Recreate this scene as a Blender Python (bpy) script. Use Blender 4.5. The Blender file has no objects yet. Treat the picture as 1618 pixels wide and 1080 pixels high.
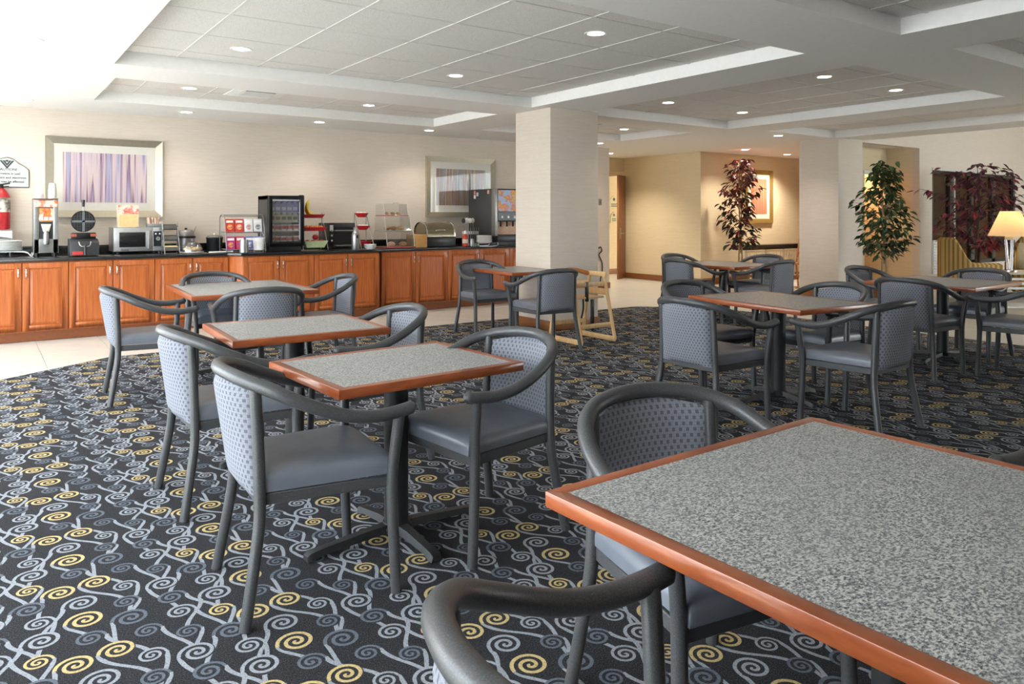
import bpy, bmesh, math, random
from mathutils import Vector, Matrix, Euler
PI = math.pi
random.seed(7)
S = bpy.context.scene
COL = S.collection

# ------------------------------------------------------------------ camera
F, CX, HY, H = 1187.0, 809.0, 342.0, 1.37        # focal length / centre / horizon of the 1618x1080 frame, eye height
YAW = math.radians(35.4)                          # +Y (towards the buffet wall) lies this far left of the view axis
cd = bpy.data.cameras.new('camera'); cam = bpy.data.objects.new('camera', cd); COL.objects.link(cam)
cam.location = (0, 0, H); cam.rotation_euler = (PI/2, 0, -YAW)
cd.sensor_width = 36; cd.lens = 36*F/1618; cd.shift_y = -(540-HY)/1618; cd.clip_start = .05
S.camera = cam
# ------------------------------------------------------------------ view, sky
vs = S.view_settings
vs.view_transform = 'Standard'; vs.look = 'None'; vs.gamma = 1; vs.use_curve_mapping = False
vs.exposure = 1.5
w = bpy.data.worlds.new('sky'); S.world = w; w.use_nodes = True
bg = w.node_tree.nodes['Background']; bg.inputs[0].default_value = (.965, .96, 1.0, 1); bg.inputs[1].default_value = 4.2
sl = bpy.data.lights.new('sun', 'SUN'); sun = bpy.data.objects.new('sun', sl); COL.objects.link(sun)
sl.energy = 6; sl.color = (1, .98, .96); sl.angle = math.radians(1); sun.rotation_euler = (math.radians(14), math.radians(-27), 0)   # high sun from the window side
FW = Vector((math.sin(YAW), math.cos(YAW))); RT = Vector((math.cos(YAW), -math.sin(YAW)))
def ray(u): return FW + RT*((u-CX)/F)
def at(u, v, z):                                  # floor-plan point of a pixel at height z
    t = (H-z)*F/(v-HY); p = ray(u)*t; return p.x, p.y
def xY(u, y):                                     # x on the plane Y=y
    d = ray(u); return d.x/d.y*y
def zY(u, v, y): return H-(v-HY)/F*(y/ray(u).y)   # height on the plane Y=y
def atT(u, t): p = ray(u)*t; return p.x, p.y
def zT(v, t): return H-(v-HY)/F*t

# ------------------------------------------------------------------ helpers
def lin(c): return c/12.92 if c <= .04045 else ((c+.055)/1.055)**2.4
def hx(s): s = s.lstrip('#'); return tuple(lin(int(s[i:i+2], 16)/255) for i in (0, 2, 4))+(1,)
class N:                                          # tiny node-graph builder
    def __init__(s, name):
        s.m = bpy.data.materials.new(name); s.m.use_nodes = True; s.t = s.m.node_tree
        s.b = s.t.nodes['Principled BSDF']; s.o = s.t.nodes['Material Output']
    def n(s, ty, **k):
        d = s.t.nodes.new(ty)
        for a, b in k.items(): setattr(d, a, b)
        return d
    def put(s, sock, v):
        if hasattr(v, 'is_output') or isinstance(v, bpy.types.NodeSocket): s.t.links.new(v, sock)
        else: sock.default_value = v
    def math(s, op, *a):
        d = s.n('ShaderNodeMath', operation=op)
        for i, v in enumerate(a): s.put(d.inputs[i], v)
        return d.outputs[0]
    def vec(s, op, *a, out=0):
        d = s.n('ShaderNodeVectorMath', operation=op)
        for i, v in enumerate(a): s.put(d.inputs[i], v)
        return d.outputs[out]
    def obj(s): return s.n('ShaderNodeTexCoord').outputs['Object']
    def map(s, v, scale=(1, 1, 1), rot=(0, 0, 0), loc=(0, 0, 0)):
        d = s.n('ShaderNodeMapping'); s.put(d.inputs[0], v); d.inputs[1].default_value = loc; d.inputs[2].default_value = rot; d.inputs[3].default_value = scale
        return d.outputs[0]
    def noise(s, v, scale, detail=3, rough=.5):
        d = s.n('ShaderNodeTexNoise'); s.put(d.inputs['Vector'], v); d.inputs['Scale'].default_value = scale
        d.inputs['Detail'].default_value = detail; d.inputs['Roughness'].default_value = rough
        return d.outputs[0]
    def ramp(s, f, stops, const=False):
        d = s.n('ShaderNodeValToRGB'); s.put(d.inputs[0], f); e = d.color_ramp.elements
        if const: d.color_ramp.interpolation = 'CONSTANT'
        e[0].position, e[0].color = stops[0]; e[1].position, e[1].color = stops[-1]
        for p, c in stops[1:-1]: q = e.new(p); q.color = c
        return d.outputs[0]
    def mix(s, f, a, b):
        d = s.n('ShaderNodeMix', data_type='RGBA'); s.put(d.inputs[0], f); s.put(d.inputs[6], a); s.put(d.inputs[7], b); return d.outputs[2]
    def bump(s, h, strength=.2, dist=.002):
        d = s.n('ShaderNodeBump'); s.put(d.inputs['Height'], h); d.inputs['Strength'].default_value = strength; d.inputs['Distance'].default_value = dist
        s.t.links.new(d.outputs[0], s.b.inputs['Normal'])
    def done(s, col=None, rough=.5, metal=0, spec=None, coat=0):
        if col is not None: s.put(s.b.inputs['Base Color'], col)
        s.put(s.b.inputs['Roughness'], rough); s.b.inputs['Metallic'].default_value = metal
        if spec is not None: s.b.inputs['Specular IOR Level'].default_value = spec
        if coat: s.b.inputs['Coat Weight'].default_value = coat; s.b.inputs['Coat Roughness'].default_value = .12
        return s.m
_mc = {}
def M(c, rough=.5, metal=0, vary=.08, scale=25, spec=None):  # plain surface with faint procedural mottling
    k = (c, rough, metal, vary, scale, spec)
    if k not in _mc:
        g = N('surface_'+c.strip('#')); a = hx(c); f = g.noise(g.obj(), scale, 3)
        lo = tuple(x*(1-vary) for x in a[:3])+(1,); hi = tuple(min(1, x*(1+vary)) for x in a[:3])+(1,)
        _mc[k] = g.done(g.ramp(f, [(.3, lo), (.7, hi)]), rough, metal, spec)
    return _mc[k]
def emis(name, c, s):
    g = N(name); g.b.inputs['Emission Color'].default_value = hx(c); g.b.inputs['Emission Strength'].default_value = s
    return g.done(hx(c), .5)
class MB:
    def __init__(s): s.v = []; s.f = []
    def add(s, v, f):
        o = len(s.v); s.v += [tuple(p) for p in v]; s.f += [tuple(i+o for i in q) for q in f]; return s
    def box(s, x0, x1, y0, y1, z0, z1):
        x0, x1 = min(x0, x1), max(x0, x1); y0, y1 = min(y0, y1), max(y0, y1); z0, z1 = min(z0, z1), max(z0, z1)
        return s.add([(x0, y0, z0), (x1, y0, z0), (x1, y1, z0), (x0, y1, z0), (x0, y0, z1), (x1, y0, z1), (x1, y1, z1), (x0, y1, z1)],
                     [(0, 3, 2, 1), (4, 5, 6, 7), (0, 1, 5, 4), (1, 2, 6, 5), (2, 3, 7, 6), (3, 0, 4, 7)])
    def tube(s, path, r, n=10, closed=False):
        P = [Vector(p) for p in path]; m = len(P); rr = r if isinstance(r, (list, tuple)) else [r]*m
        up = None; V = []
        for i, p in enumerate(P):
            a = P[(i-1) % m] if (closed or i > 0) else P[i]; b = P[(i+1) % m] if (closed or i < m-1) else P[i]
            t = (b-a).normalized()
            if up is None: up = Vector((0, 0, 1)) if abs(t.z) < .9 else Vector((1, 0, 0))
            x = (up-t*up.dot(t)).normalized(); y = t.cross(x); up = x
            V += [p+(x*math.cos(2*PI*k/n)+y*math.sin(2*PI*k/n))*rr[i] for k in range(n)]
        Fc = []
        for i in range(m if closed else m-1):
            j = (i+1) % m
            Fc += [(i*n+k, i*n+(k+1) % n, j*n+(k+1) % n, j*n+k) for k in range(n)]
        if not closed: Fc += [tuple(reversed(range(n))), tuple(range((m-1)*n, m*n))]
        return s.add(V, Fc)
    def lathe(s, prof, n=20, c=(0, 0, 0), axis='z', caps=True):
        V = []
        for r, z in prof:
            for k in range(n):
                a = 2*PI*k/n; q = (r*math.cos(a), r*math.sin(a), z)
                if axis == 'y': q = (q[0], q[2], q[1])
                if axis == 'x': q = (q[2], q[0], q[1])
                V.append((q[0]+c[0], q[1]+c[1], q[2]+c[2]))
        m = len(prof); Fc = [(i*n+k, i*n+(k+1) % n, (i+1)*n+(k+1) % n, (i+1)*n+k) for i in range(m-1) for k in range(n)]
        if caps and prof[0][0] > 1e-6: Fc.append(tuple(reversed(range(n))))
        if caps and prof[-1][0] > 1e-6: Fc.append(tuple(range((m-1)*n, m*n)))
        return s.add(V, Fc)
    def prism(s, poly, d0, d1, axis='y'):          # polygon extruded along an axis
        n = len(poly)
        def q(a, b, d): return {'y': (a, d, b), 'x': (d, a, b), 'z': (a, b, d)}[axis]
        V = [q(a, b, d0) for a, b in poly]+[q(a, b, d1) for a, b in poly]
        return s.add(V, [tuple(range(n)), tuple(reversed(range(n, 2*n)))]+[(i, i+n, (i+1) % n+n, (i+1) % n) for i in range(n)])
    def grid(s, rows, closed_u=False, closed_v=False):
        m, n = len(rows), len(rows[0]); V = [p for r in rows for p in r]; Fc = []
        for i in range(m if closed_u else m-1):
            for j in range(n if closed_v else n-1):
                Fc.append((i*n+j, i*n+(j+1) % n, ((i+1) % m)*n+(j+1) % n, ((i+1) % m)*n+j))
        return s.add(V, Fc)
    def ball(s, c, r, n=12, sq=(1, 1, 1)):
        V = []; m = n//2
        for i in range(m+1):
            a = PI*i/m; V.append([(c[0]+r*sq[0]*math.sin(a)*math.cos(2*PI*k/n), c[1]+r*sq[1]*math.sin(a)*math.sin(2*PI*k/n), c[2]-r*sq[2]*math.cos(a)) for k in range(n)])
        return s.grid(V, closed_v=True)
    def mesh(s, name, mat, bevel=0, seg=2, smooth=True, ang=40):
        me = bpy.data.meshes.new(name); b = bmesh.new(); me.from_pydata(s.v, [], s.f); b.from_mesh(me)
        bmesh.ops.remove_doubles(b, verts=b.verts, dist=1e-6); bmesh.ops.recalc_face_normals(b, faces=b.faces)
        if bevel:
            e = [x for x in b.edges if len(x.link_faces) == 2 and x.calc_face_angle(0) > .6]
            bmesh.ops.bevel(b, geom=e, offset=bevel, segments=seg, affect='EDGES', profile=.5, clamp_overlap=True)
        b.to_mesh(me); b.free(); me.materials.append(mat)
        if smooth:
            me.polygons.foreach_set('use_smooth', [True]*len(me.polygons)); me.set_sharp_from_angle(angle=math.radians(ang))
        return me
    def build(s, name, mat, parent=None, **k):
        o = bpy.data.objects.new(name, s.mesh(name, mat, **k)); COL.objects.link(o); o.parent = parent; return o
def tag(o, label, cat=None, group=None, kind=None):
    if label: o['label'] = label
    if cat: o['category'] = cat
    if group: o['group'] = group
    if kind: o['kind'] = kind
    return o
def thing(name, label, cat, loc=(0, 0, 0), rz=0, group=None):
    o = bpy.data.objects.new(name, None); COL.objects.link(o); o.empty_display_size = .1
    o.location = loc; o.rotation_euler = (0, 0, math.radians(rz)); return tag(o, label, cat, group)
def struct(name, mb, mat, label=None, parent=None, **k):
    o = mb.build(name, mat, parent, **k)
    if not parent: tag(o, label, None, None, 'structure')
    return o
def copy_tree(o, parent=None):
    c = o.copy(); COL.objects.link(c); c.parent = parent
    for ch in o.children: copy_tree(ch, c)
    return c
def catmull(P, k=6, closed=False):
    P = [Vector(p) for p in P]; n = len(P); out = []
    for i in range(n if closed else n-1):
        g = (lambda j: P[j % n]) if closed else (lambda j: P[max(0, min(n-1, j))])
        a, b, c, d = g(i-1), g(i), g(i+1), g(i+2)
        for q in range(k):
            t = q/k; out.append(.5*((2*b)+(c-a)*t+(2*a-5*b+4*c-d)*t*t+(3*b-a-3*c+d)*t**3))
    if not closed: out.append(P[-1])
    return out
def rect(x0, x1, z0, z1): return [(x0, z0), (x1, z0), (x1, z1), (x0, z1)]
ORD = ['first', 'second', 'third', 'fourth', 'fifth', 'sixth', 'seventh', 'eighth']
def text(s, size, mat, parent, loc, rot=(PI/2, 0, 0), name='lettering', align='LEFT'):
    c = bpy.data.curves.new(name, 'FONT'); c.body = s; c.size = size; c.extrude = .0006; c.offset = .0009; c.align_x = align; c.resolution_u = 3
    o = bpy.data.objects.new('tmp', c); COL.objects.link(o)
    me = bpy.data.meshes.new_from_object(o); bpy.data.objects.remove(o); bpy.data.curves.remove(c)
    me.materials.clear(); me.materials.append(mat)
    q = bpy.data.objects.new(name, me); COL.objects.link(q); q.parent = parent; q.location = loc; q.rotation_euler = rot
    return q

# ------------------------------------------------------------------ shared materials
def wallpaper(name, c):
    g = N(name); o = g.obj(); f = g.noise(g.map(o, (14, 14, 260)), 1, 4, .6); f2 = g.noise(g.map(o, (3, 3, 60)), 1, 2)
    a = hx(c); lo = tuple(x*.90 for x in a[:3])+(1,); hi = tuple(min(1, x*1.06) for x in a[:3])+(1,)
    g.bump(f, .35, .002); return g.done(g.mix(.35, g.ramp(f, [(.3, lo), (.7, hi)]), g.ramp(f2, [(.35, lo), (.65, hi)])), .75, spec=.25)
WALL = wallpaper('woven_wallpaper', '#d9cdc0')
WALLC = wallpaper('cream_wallpaper', '#e0d0b0')
WHITE = M('#efedeb', .8, vary=.02, spec=.2)                     # painted drywall
TRAY = M('#dcdad6', .85, vary=.02, spec=.2)
def ceiling_tile():
    g = N('mineral_fibre_tile'); o = g.obj(); f = g.noise(o, 160, 3, .7); g.bump(f, .6, .003)
    return g.done(g.ramp(f, [(.32, hx('#c4bfba')), (.48, hx('#e6e2de')), (.7, hx('#f0edea'))]), .9, spec=.1)
CTILE = ceiling_tile()
def wood(name, c0, c1, rough=.35, scale=(2, 40, 40), coat=.25):
    g = N(name); o = g.obj(); f = g.noise(g.map(o, scale), 1.4, 5, .6); f2 = g.noise(o, 4, 2)
    c = g.mix(g.math('MULTIPLY', f2, .5), g.ramp(f, [(.3, hx(c0)), (.7, hx(c1))]), hx(c0)); g.bump(f, .06, .001)
    return g.done(c, rough, coat=coat)
CHERRY = wood('cherry_cabinet_wood', '#9c4d20', '#c8743a', .4, (45, 45, 2.2))
EDGE = wood('cherry_table_edge', '#86401f', '#b06034', .32, (6, 6, 30), .4)
BASEW = wood('baseboard_wood', '#7a4a28', '#9a6338', .45, (3, 3, 60))
DOORW = wood('door_wood', '#8a5630', '#a9713f', .4, (40, 40, 2))
PINE = wood('pale_rubber_wood', '#d3a971', '#ecca97', .4, (30, 30, 3), .2)
OAK = wood('honey_oak', '#9a5f28', '#bd7d3c', .4, (40, 40, 3))
def granite():
    g = N('grey_speckled_laminate'); o = g.obj()
    f = g.noise(g.map(o, (1, 1.35, 1)), 150, 2, .6); f2 = g.noise(g.map(o, (1, 1.5, 1), loc=(3, 1, 0)), 260, 2, .6); f3 = g.noise(o, 5, 2)
    a = g.ramp(f, [(.37, hx('#1a1d21')), (.44, hx('#5c6268')), (.51, hx('#9b9ea1')), (.60, hx('#d4d2cd'))])
    b = g.ramp(f2, [(.38, hx('#2a2e34')), (.47, hx('#868b90')), (.57, hx('#c2c1bd'))])
    c = g.mix(.35, a, b); g.bump(f, .05, .001)
    return g.done(g.mix(g.math('MULTIPLY', f3, .12), c, hx('#9a9d9e')), .34, spec=.5)
GRAN = granite()
def fabric():
    g = N('woven_grey_blue_fabric'); o = g.obj(); s = g.n('ShaderNodeSeparateXYZ'); g.put(s.inputs[0], o)
    P, Q = .0215, .0175
    v = g.math('DIVIDE', s.outputs[2], Q); row = g.math('FLOOR', v); fv = g.math('FRACT', v)
    u = g.math('MULTIPLY_ADD', g.math('MODULO', g.math('ABSOLUTE', row), 2.0), .5, g.math('DIVIDE', s.outputs[1], P)); fu = g.math('FRACT', u)
    dark = g.math('MULTIPLY', g.math('COMPARE', fu, .5, .24), g.math('COMPARE', fv, .5, .30))
    line = g.math('MAXIMUM', g.math('COMPARE', fv, .5, .04), g.math('COMPARE', g.math('FRACT', g.math('MULTIPLY', u, 2.0)), .5, .06))
    n = g.noise(o, 900, 2); base = g.ramp(n, [(.3, hx('#6c6f79')), (.7, hx('#8f929d'))])
    c = g.mix(g.math('MULTIPLY', line, .35), base, hx('#a9acb4')); c = g.mix(g.math('MULTIPLY', dark, .7), c, hx('#474a54'))
    g.bump(g.math('MULTIPLY_ADD', dark, -.6, n), .35, .0015)
    return g.done(c, .85, spec=.2)
FAB = fabric()
def vinyl():
    g = N('slate_vinyl'); o = g.obj(); f = g.noise(o, 350, 2); f2 = g.noise(o, 7, 2); g.bump(f, .08, .0008)
    return g.done(g.ramp(f2, [(.3, hx('#5e636d')), (.7, hx('#6d727d'))]), .32, spec=.55)
VINYL = vinyl()
def tubemetal():
    g = N('charcoal_powder_coat'); o = g.obj(); f = g.noise(o, 420, 2, .8); g.bump(f, .22, .0008)
    return g.done(g.ramp(f, [(.3, hx('#3b3c3f')), (.55, hx('#4f5053')), (.75, hx('#6a6b6e'))]), .36, metal=.2, spec=.45)
TUBE = tubemetal()
IRON = M('#2b2d30', .5, .3, .15, 60)
BLACK = M('#151618', .35, vary=.1)
DGREY = M('#34363a', .45, vary=.06)
STEEL = M('#a3a3a2', .38, .85, .06, 40)
CHROME = M('#d8d9da', .15, 1, .03)
WPLAST = M('#eeeeec', .4, vary=.02)
RED = M('#b3202a', .35, vary=.08)
WIRE = M('#a9abad', .35, .8, .05)
def counter_stone():
    g = N('black_granite'); o = g.obj(); f = g.noise(o, 240, 3, .7)
    return g.done(g.ramp(f, [(.45, hx('#0f1012')), (.62, hx('#26282a')), (.75, hx('#5a5d5f'))]), .16, spec=.6)
STONE = counter_stone()
def floor_tile():
    g = N('beige_ceramic_tile'); o = g.obj(); f = g.noise(o, 3.5, 4, .6); f2 = g.noise(g.map(o, (2, 30, 2)), 1, 3)
    return g.done(g.mix(.3, g.ramp(f, [(.3, hx('#c6c1b8')), (.7, hx('#d6d2ca'))]), g.ramp(f2, [(.3, hx('#bcb6ab')), (.7, hx('#d8d4cc'))])), .32, spec=.45)
FTILE = floor_tile()
def acrylic(name, tint='#ffffff', op=.12, rough=.05):
    g = N(name); tr = g.n('ShaderNodeBsdfTransparent'); tr.inputs[0].default_value = hx(tint)
    gl = g.n('ShaderNodeBsdfGlossy'); gl.inputs[1].default_value = rough; mx = g.n('ShaderNodeMixShader'); mx.inputs[0].default_value = op
    g.t.links.new(tr.outputs[0], mx.inputs[1]); g.t.links.new(gl.outputs[0], mx.inputs[2]); g.t.links.new(mx.outputs[0], g.o.inputs[0]); return g.m
CLEAR = acrylic('clear_acrylic', '#eef0f0', .22); PANE = acrylic('window_glass', '#f6fbfb', .06, .0); SMOKED = acrylic('dark_window_glass', '#b9b4ae', .08, .02)
def carpet():
    g = N('spiral_vine_carpet'); o = g.obj(); W = .54
    rnd = random.Random(4); wr = lambda d: (d+W/2) % W-W/2; NS = 17
    pts = [[rnd.random()*W, rnd.random()*W] for _ in range(NS)]
    for it in range(160):                              # relax to an even, irregular scatter on the repeat
        mv = [[0, 0] for _ in pts]
        for a in range(NS):
            for b in range(NS):
                if a != b:
                    ex, ey = wr(pts[a][0]-pts[b][0]), wr(pts[a][1]-pts[b][1])*1.0; q = math.hypot(ex, ey)+1e-4
                    if q < .18: mv[a][0] += ex/q*(.18-q)*.12; mv[a][1] += ey/q*(.18-q)*.12
        for a in range(NS): pts[a] = [(pts[a][0]+mv[a][0]) % W, (pts[a][1]+mv[a][1]) % W]
    sp = [(x, y, 1 if k % 2 else -1, (.044, .062, .050, .058)[k % 4]+.004*rnd.random()) for k, (x, y) in enumerate(pts)]
    cols = [0, 1, 2, 1, 2, 0, 1, 2, 1, 2, 1, 0, 2, 1, 2, 0, 2]; acc = [None]*3; tail = disc = None
    base = g.vec('MULTIPLY', o, (1, 1, 0))
    def mx(a, b): return b if a is None else g.math('MAXIMUM', a, b)
    for k, (cx, cy, h, R) in enumerate(sp):
        d = g.vec('WRAP', g.vec('SUBTRACT', base, (cx, cy, 0)), (W/2, W/2, 1), (-W/2, -W/2, -1)); p = R/2.46
        r = g.vec('LENGTH', d, out=1); s = g.n('ShaderNodeSeparateXYZ'); g.put(s.inputs[0], d); X, Y = s.outputs[0], s.outputs[1]
        if h < 0: th = g.math('ARCTAN2', g.math('MULTIPLY', Y, -1.0), g.math('MULTIPLY', X, -1.0))
        else: th = g.math('ARCTAN2', Y, X)
        q = g.math('MULTIPLY_ADD', th, -h/(2*PI), g.math('MULTIPLY', r, 1/p))
        m = g.math('MULTIPLY', g.math('LESS_THAN', g.math('FRACT', g.math('ADD', q, .5)), .48), g.math('LESS_THAN', q, 2.0))
        acc[cols[k]] = mx(acc[cols[k]], m); disc = mx(disc, g.math('LESS_THAN', r, R*.86))
        x0 = -h*p*2.22; cand = []                      # the stem sweeps down to the rim of a spiral below
        for (ax, ay, ah, aR) in sp:
            ex, ey = wr(ax-cx), wr(ay-cy)
            if -.265 < ey < -.12 and abs(ex-x0) < .15: cand.append((abs(abs(ex-x0)-.055)+abs(ey+.22)*.5, ex, ey, aR))
        e = min(cand) if cand else (0, x0+.06, -.22, .05)
        L = min(.255, -e[2]-e[3]*.3); x1 = e[1]
        mr = g.n('ShaderNodeMapRange', interpolation_type='SMOOTHERSTEP'); g.put(mr.inputs[0], Y)
        for a, v in zip((1, 2, 3, 4), (.01, -L-.02, x0, x1)): mr.inputs[a].default_value = v
        wdt = .0066+.6*abs(x1-x0)/L*.006
        tl = g.math('MULTIPLY', g.math('COMPARE', X, mr.outputs[0], wdt), g.math('COMPARE', Y, -L/2, L/2))
        tail = mx(tail, tl)
    tail = g.math('MULTIPLY', tail, g.math('SUBTRACT', 1.0, disc))
    n = g.noise(o, 240, 2, .8); n2 = g.noise(o, 150, 2, .7)
    bgc = g.ramp(n, [(.32, hx('#19191b')), (.52, hx('#303034')), (.72, hx('#626268'))])
    c = g.mix(tail, bgc, hx('#9b9fa8')); c = g.mix(acc[2], c, hx('#666d79')); c = g.mix(acc[1], c, hx('#9ca0a9')); c = g.mix(acc[0], c, hx('#ccb581'))
    c = g.mix(g.math('MULTIPLY', g.ramp(n2, [(.35, (1, 1, 1, 1)), (.55, (0, 0, 0, 1))]), .42), c, hx('#1a1a1d'))
    g.bump(n, .6, .004); return g.done(c, .95, spec=.1)
CARPET = carpet()
# ================================================================== THE ROOM
ZS, ZT, ZR = 2.68, 2.80, 2.98       # soffit, tile and roof heights
YW = 10.7                           # buffet wall
XW = -1.7                           # window wall (daylight side)
YS = -4.0                           # wall behind the camera
XE = 19.5
# --- carpet octagon on tiled floor
OCT = [(-.35, -3.2), (8.2, -3.2), (9.05, -2.3), (9.05, 7.40), (8.2, 8.26), (1.05, 8.26), (-.35, 7.28)]
fl = MB().box(XW-.2, XE, YS-.2, 14.6, -.12, -.03)
FLOOR = struct('floor', fl, M('#8c8478', .8), 'beige tiled floor around the patterned carpet')
cp = MB().prism(OCT, -.004, 0, 'z')
tag(struct('carpet', cp, CARPET, smooth=False), 'dark carpet with grey and gold spiral vines under the tables', None, None, 'structure')
def inside_oct(x, y): return .3 < x+.0 and -.3 < y < 8.0 and x < 8.8 and (x+y < 15.8) and (y-x*.7 < 7.1)
TS = .605
cells = []
for i in range(-4, 34):
    for j in range(-6, 24):
        x0, y0 = .515+TS*i, 7.02+TS*(j-11); cx, cy = x0+TS/2, y0+TS/2
        if cx < XW or cx > XE-.3 or cy < YS or cy > 14.3: continue
        if all(inside_oct(x0+a, y0+b) for a in (0, TS) for b in (0, TS)): continue
        if cy > YW+.4 and not 9.4 < cx < 17.5: continue
        cells.append((math.hypot(cx, cy), x0, y0, (Vector((cx, cy)).dot(FW) > 2 and abs(Vector((cx, cy)).dot(RT)/Vector((cx, cy)).dot(FW)) < .74)))
cells.sort(key=lambda c: (not c[3], c[0]))
tm = MB().box(.002, TS-.002, .002, TS-.002, -.025, -.005).mesh('floor_tile', FTILE, bevel=.0015, seg=1)
for c in cells[:295]:
    o = bpy.data.objects.new('floor_tile', tm); COL.objects.link(o); o.location = (c[1], c[2], 0); o.parent = FLOOR
rest = MB()
for c in cells[295:]: rest.box(c[1]+.002, c[1]+TS-.002, c[2]+.002, c[2]+TS-.002, -.025, -.005)
rest.build('floor_tiles', FTILE, FLOOR)['kind'] = 'stuff'

# --- ceiling: soffit beams with recessed trays
TRAYS = {'A': (.95, 5.42, 3.56, 7.22), 'B': (1.06, 5.42, 7.95, 9.6), 'C': (6.2, 9.15, 3.57, 7.30), 'D': (.95, 5.42, -.9, 2.79),
         'E': (6.2, 9.15, -.9, 2.79), 'G': (6.2, 9.1, 7.94, 9.55), 'H': (9.85, 11.65, 3.57, 7.1)}
def span_cells(x0, x1, y0, y1, holes):
    xs = sorted({x0, x1, *[h[i] for h in holes for i in (0, 1) if x0 < h[i] < x1]}); ys = sorted({y0, y1, *[h[i] for h in holes for i in (2, 3) if y0 < h[i] < y1]})
    for a, b in zip(xs, xs[1:]):
        for c, d in zip(ys, ys[1:]):
            m, n = (a+b)/2, (c+d)/2
            if not any(h[0] < m < h[1] and h[2] < n < h[3] for h in holes): yield a, b, c, d
ce = MB(); hol = list(TRAYS.values())
def slab(mb, x0, x1, y0, y1, holes, z0, z1):      # one welded slab with rectangular wells
    cs = list(span_cells(x0, x1, y0, y1, holes)); key = {}
    for c in cs: key[c] = 1
    for a, b, c, d in cs: mb.add([(a, c, z0), (b, c, z0), (b, d, z0), (a, d, z0)], [(0, 1, 2, 3)])
    for h in holes:
        p = [(h[0], h[2]), (h[1], h[2]), (h[1], h[3]), (h[0], h[3])]
        for (ax, ay), (bx, by) in zip(p, p[1:]+p[:1]): mb.add([(ax, ay, z0), (bx, by, z0), (bx, by, z1), (ax, ay, z1)], [(0, 1, 2, 3)])
slab(ce, XW-.2, 12.33, YS-.2, 14.6, hol, ZS, ZT+.05)
ce.box(12.33, XE, 7.12, 14.6, ZS, ZS+.05)
ce.box(XW-.3, 12.38, YS-.3, 14.6, ZR, ZR+.1); ce.box(12.3, XE+.1, YS-.3, 14.6, 3.75, 3.85)
ce.box(12.33, 12.43, YS, 7.0, ZS, 3.8)
CEIL = struct('ceiling', ce, WHITE, 'white ceiling with recessed tile trays', smooth=False)
bm_ = MB()
GX = {'A': (1.455, .7125), 'B': (1.455, .7125), 'D': (1.455, .7125), 'C': (6.74, .69), 'E': (6.74, .69), 'G': (6.74, .69), 'H': (10.2, .70)}
tcache = {}
for k, (x0, x1, y0, y1) in TRAYS.items():
    gx, px = GX[k]; xs = [x0]; x = gx-px*4
    while x < x1-.02:
        if x > x0+.02: xs.append(x)
        x += px
    xs.append(x1); ys = [y0]; y = 4.045-.72*8
    while y < y1-.02:
        if y > y0+.02: ys.append(y)
        y += .72
    ys.append(y1)
    for a, b in zip(xs, xs[1:]):
        for c, d in zip(ys, ys[1:]):
            s = (round(b-a, 3), round(d-c, 3))
            if s not in tcache: tcache[s] = MB().box(.008, s[0]-.008, .008, s[1]-.008, -.002, .012).mesh('ceiling_tile', CTILE, bevel=.003, seg=1)
            o = bpy.data.objects.new('ceiling_tile', tcache[s]); COL.objects.link(o); o.parent = CEIL; o.location = (a, c, ZT)
    for x in xs[1:-1]: MB().box(x-.012, x+.012, y0, y1, ZT-.006, ZT+.02).build('grid_bar', TRAY, CEIL, smooth=False)
    for y in ys[1:-1]: MB().box(x0, x1, y-.012, y+.012, ZT-.0052, ZT+.02).build('grid_bar', TRAY, CEIL, smooth=False)

# --- walls
wb = MB().box(XW-.2, 9.9, YW, YW+.15, -.03, ZR)
struct('wall_back', wb, WALL, 'beige woven-papered wall behind the buffet counter', smooth=False)
bb = MB().box(7.95, 9.9, YW-.015, YW, 0, .11).box(9.9, 9.915, YW-.015, YW+.15, 0, .11)
struct('baseboard_back', bb, BASEW, 'brown baseboard at the end of the buffet wall', bevel=.003)
hall = MB().box(11.85, 12.0, 10.12, 12.35, 0, ZS).box(9.9, 11.86, 12.33, 12.45, 2.37, ZS).box(11.86, 12.0, 12.35, 13.3, 2.3, ZS)
struct('wall_hall', hall, WALLC, 'cream wall running back into the hallway', smooth=False)
struct('baseboard_hall', MB().box(11.83, 11.85, 10.1, 12.35, -.005, .12), BASEW, 'brown baseboard along the cream hallway wall', bevel=.003)
al = MB().box(12.0, XE, 10.12, 10.27, 0, ZS)
struct('wall_alcove', al, WALLC, 'cream wall behind the red-leaved tree and console', smooth=False)
struct('baseboard_alcove', MB().box(11.83, XE, 10.1, 10.12, -.005, .12), BASEW, 'brown baseboard below the framed picture', bevel=.003)
struct('wall_hall_end', MB().box(9.75, 14, 13.3, 13.45, 0, ZS).box(9.75, 9.9, YW+.15, 13.3, 0, ZS), WALLC, 'cream wall at the end of the hallway', smooth=False)
struct('baseboard_hall_end', MB().box(9.9, 13.5, 13.28, 13.3, -.005, .12), BASEW, 'brown baseboard at the end of the hallway', bevel=.003)
dr = MB().box(-.5, 0, -.022, .022, 0, 2.28)
d1 = struct('door_1', dr, DOORW, 'brown wooden door standing ajar at the hallway corner', bevel=.004); d1.location = (11.83, 12.28, 0); d1.rotation_euler.z = math.radians(29)
hp = MB().box(-.45, -.36, -.03, -.022, .88, 1.12).build('handle_plate', STEEL, d1, bevel=.002)
MB().tube([(-.41, -.03, 1.0), (-.41, -.075, 1.0), (-.30, -.075, 1.0)], .011).build('door_handle', CHROME, hp)
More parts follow.
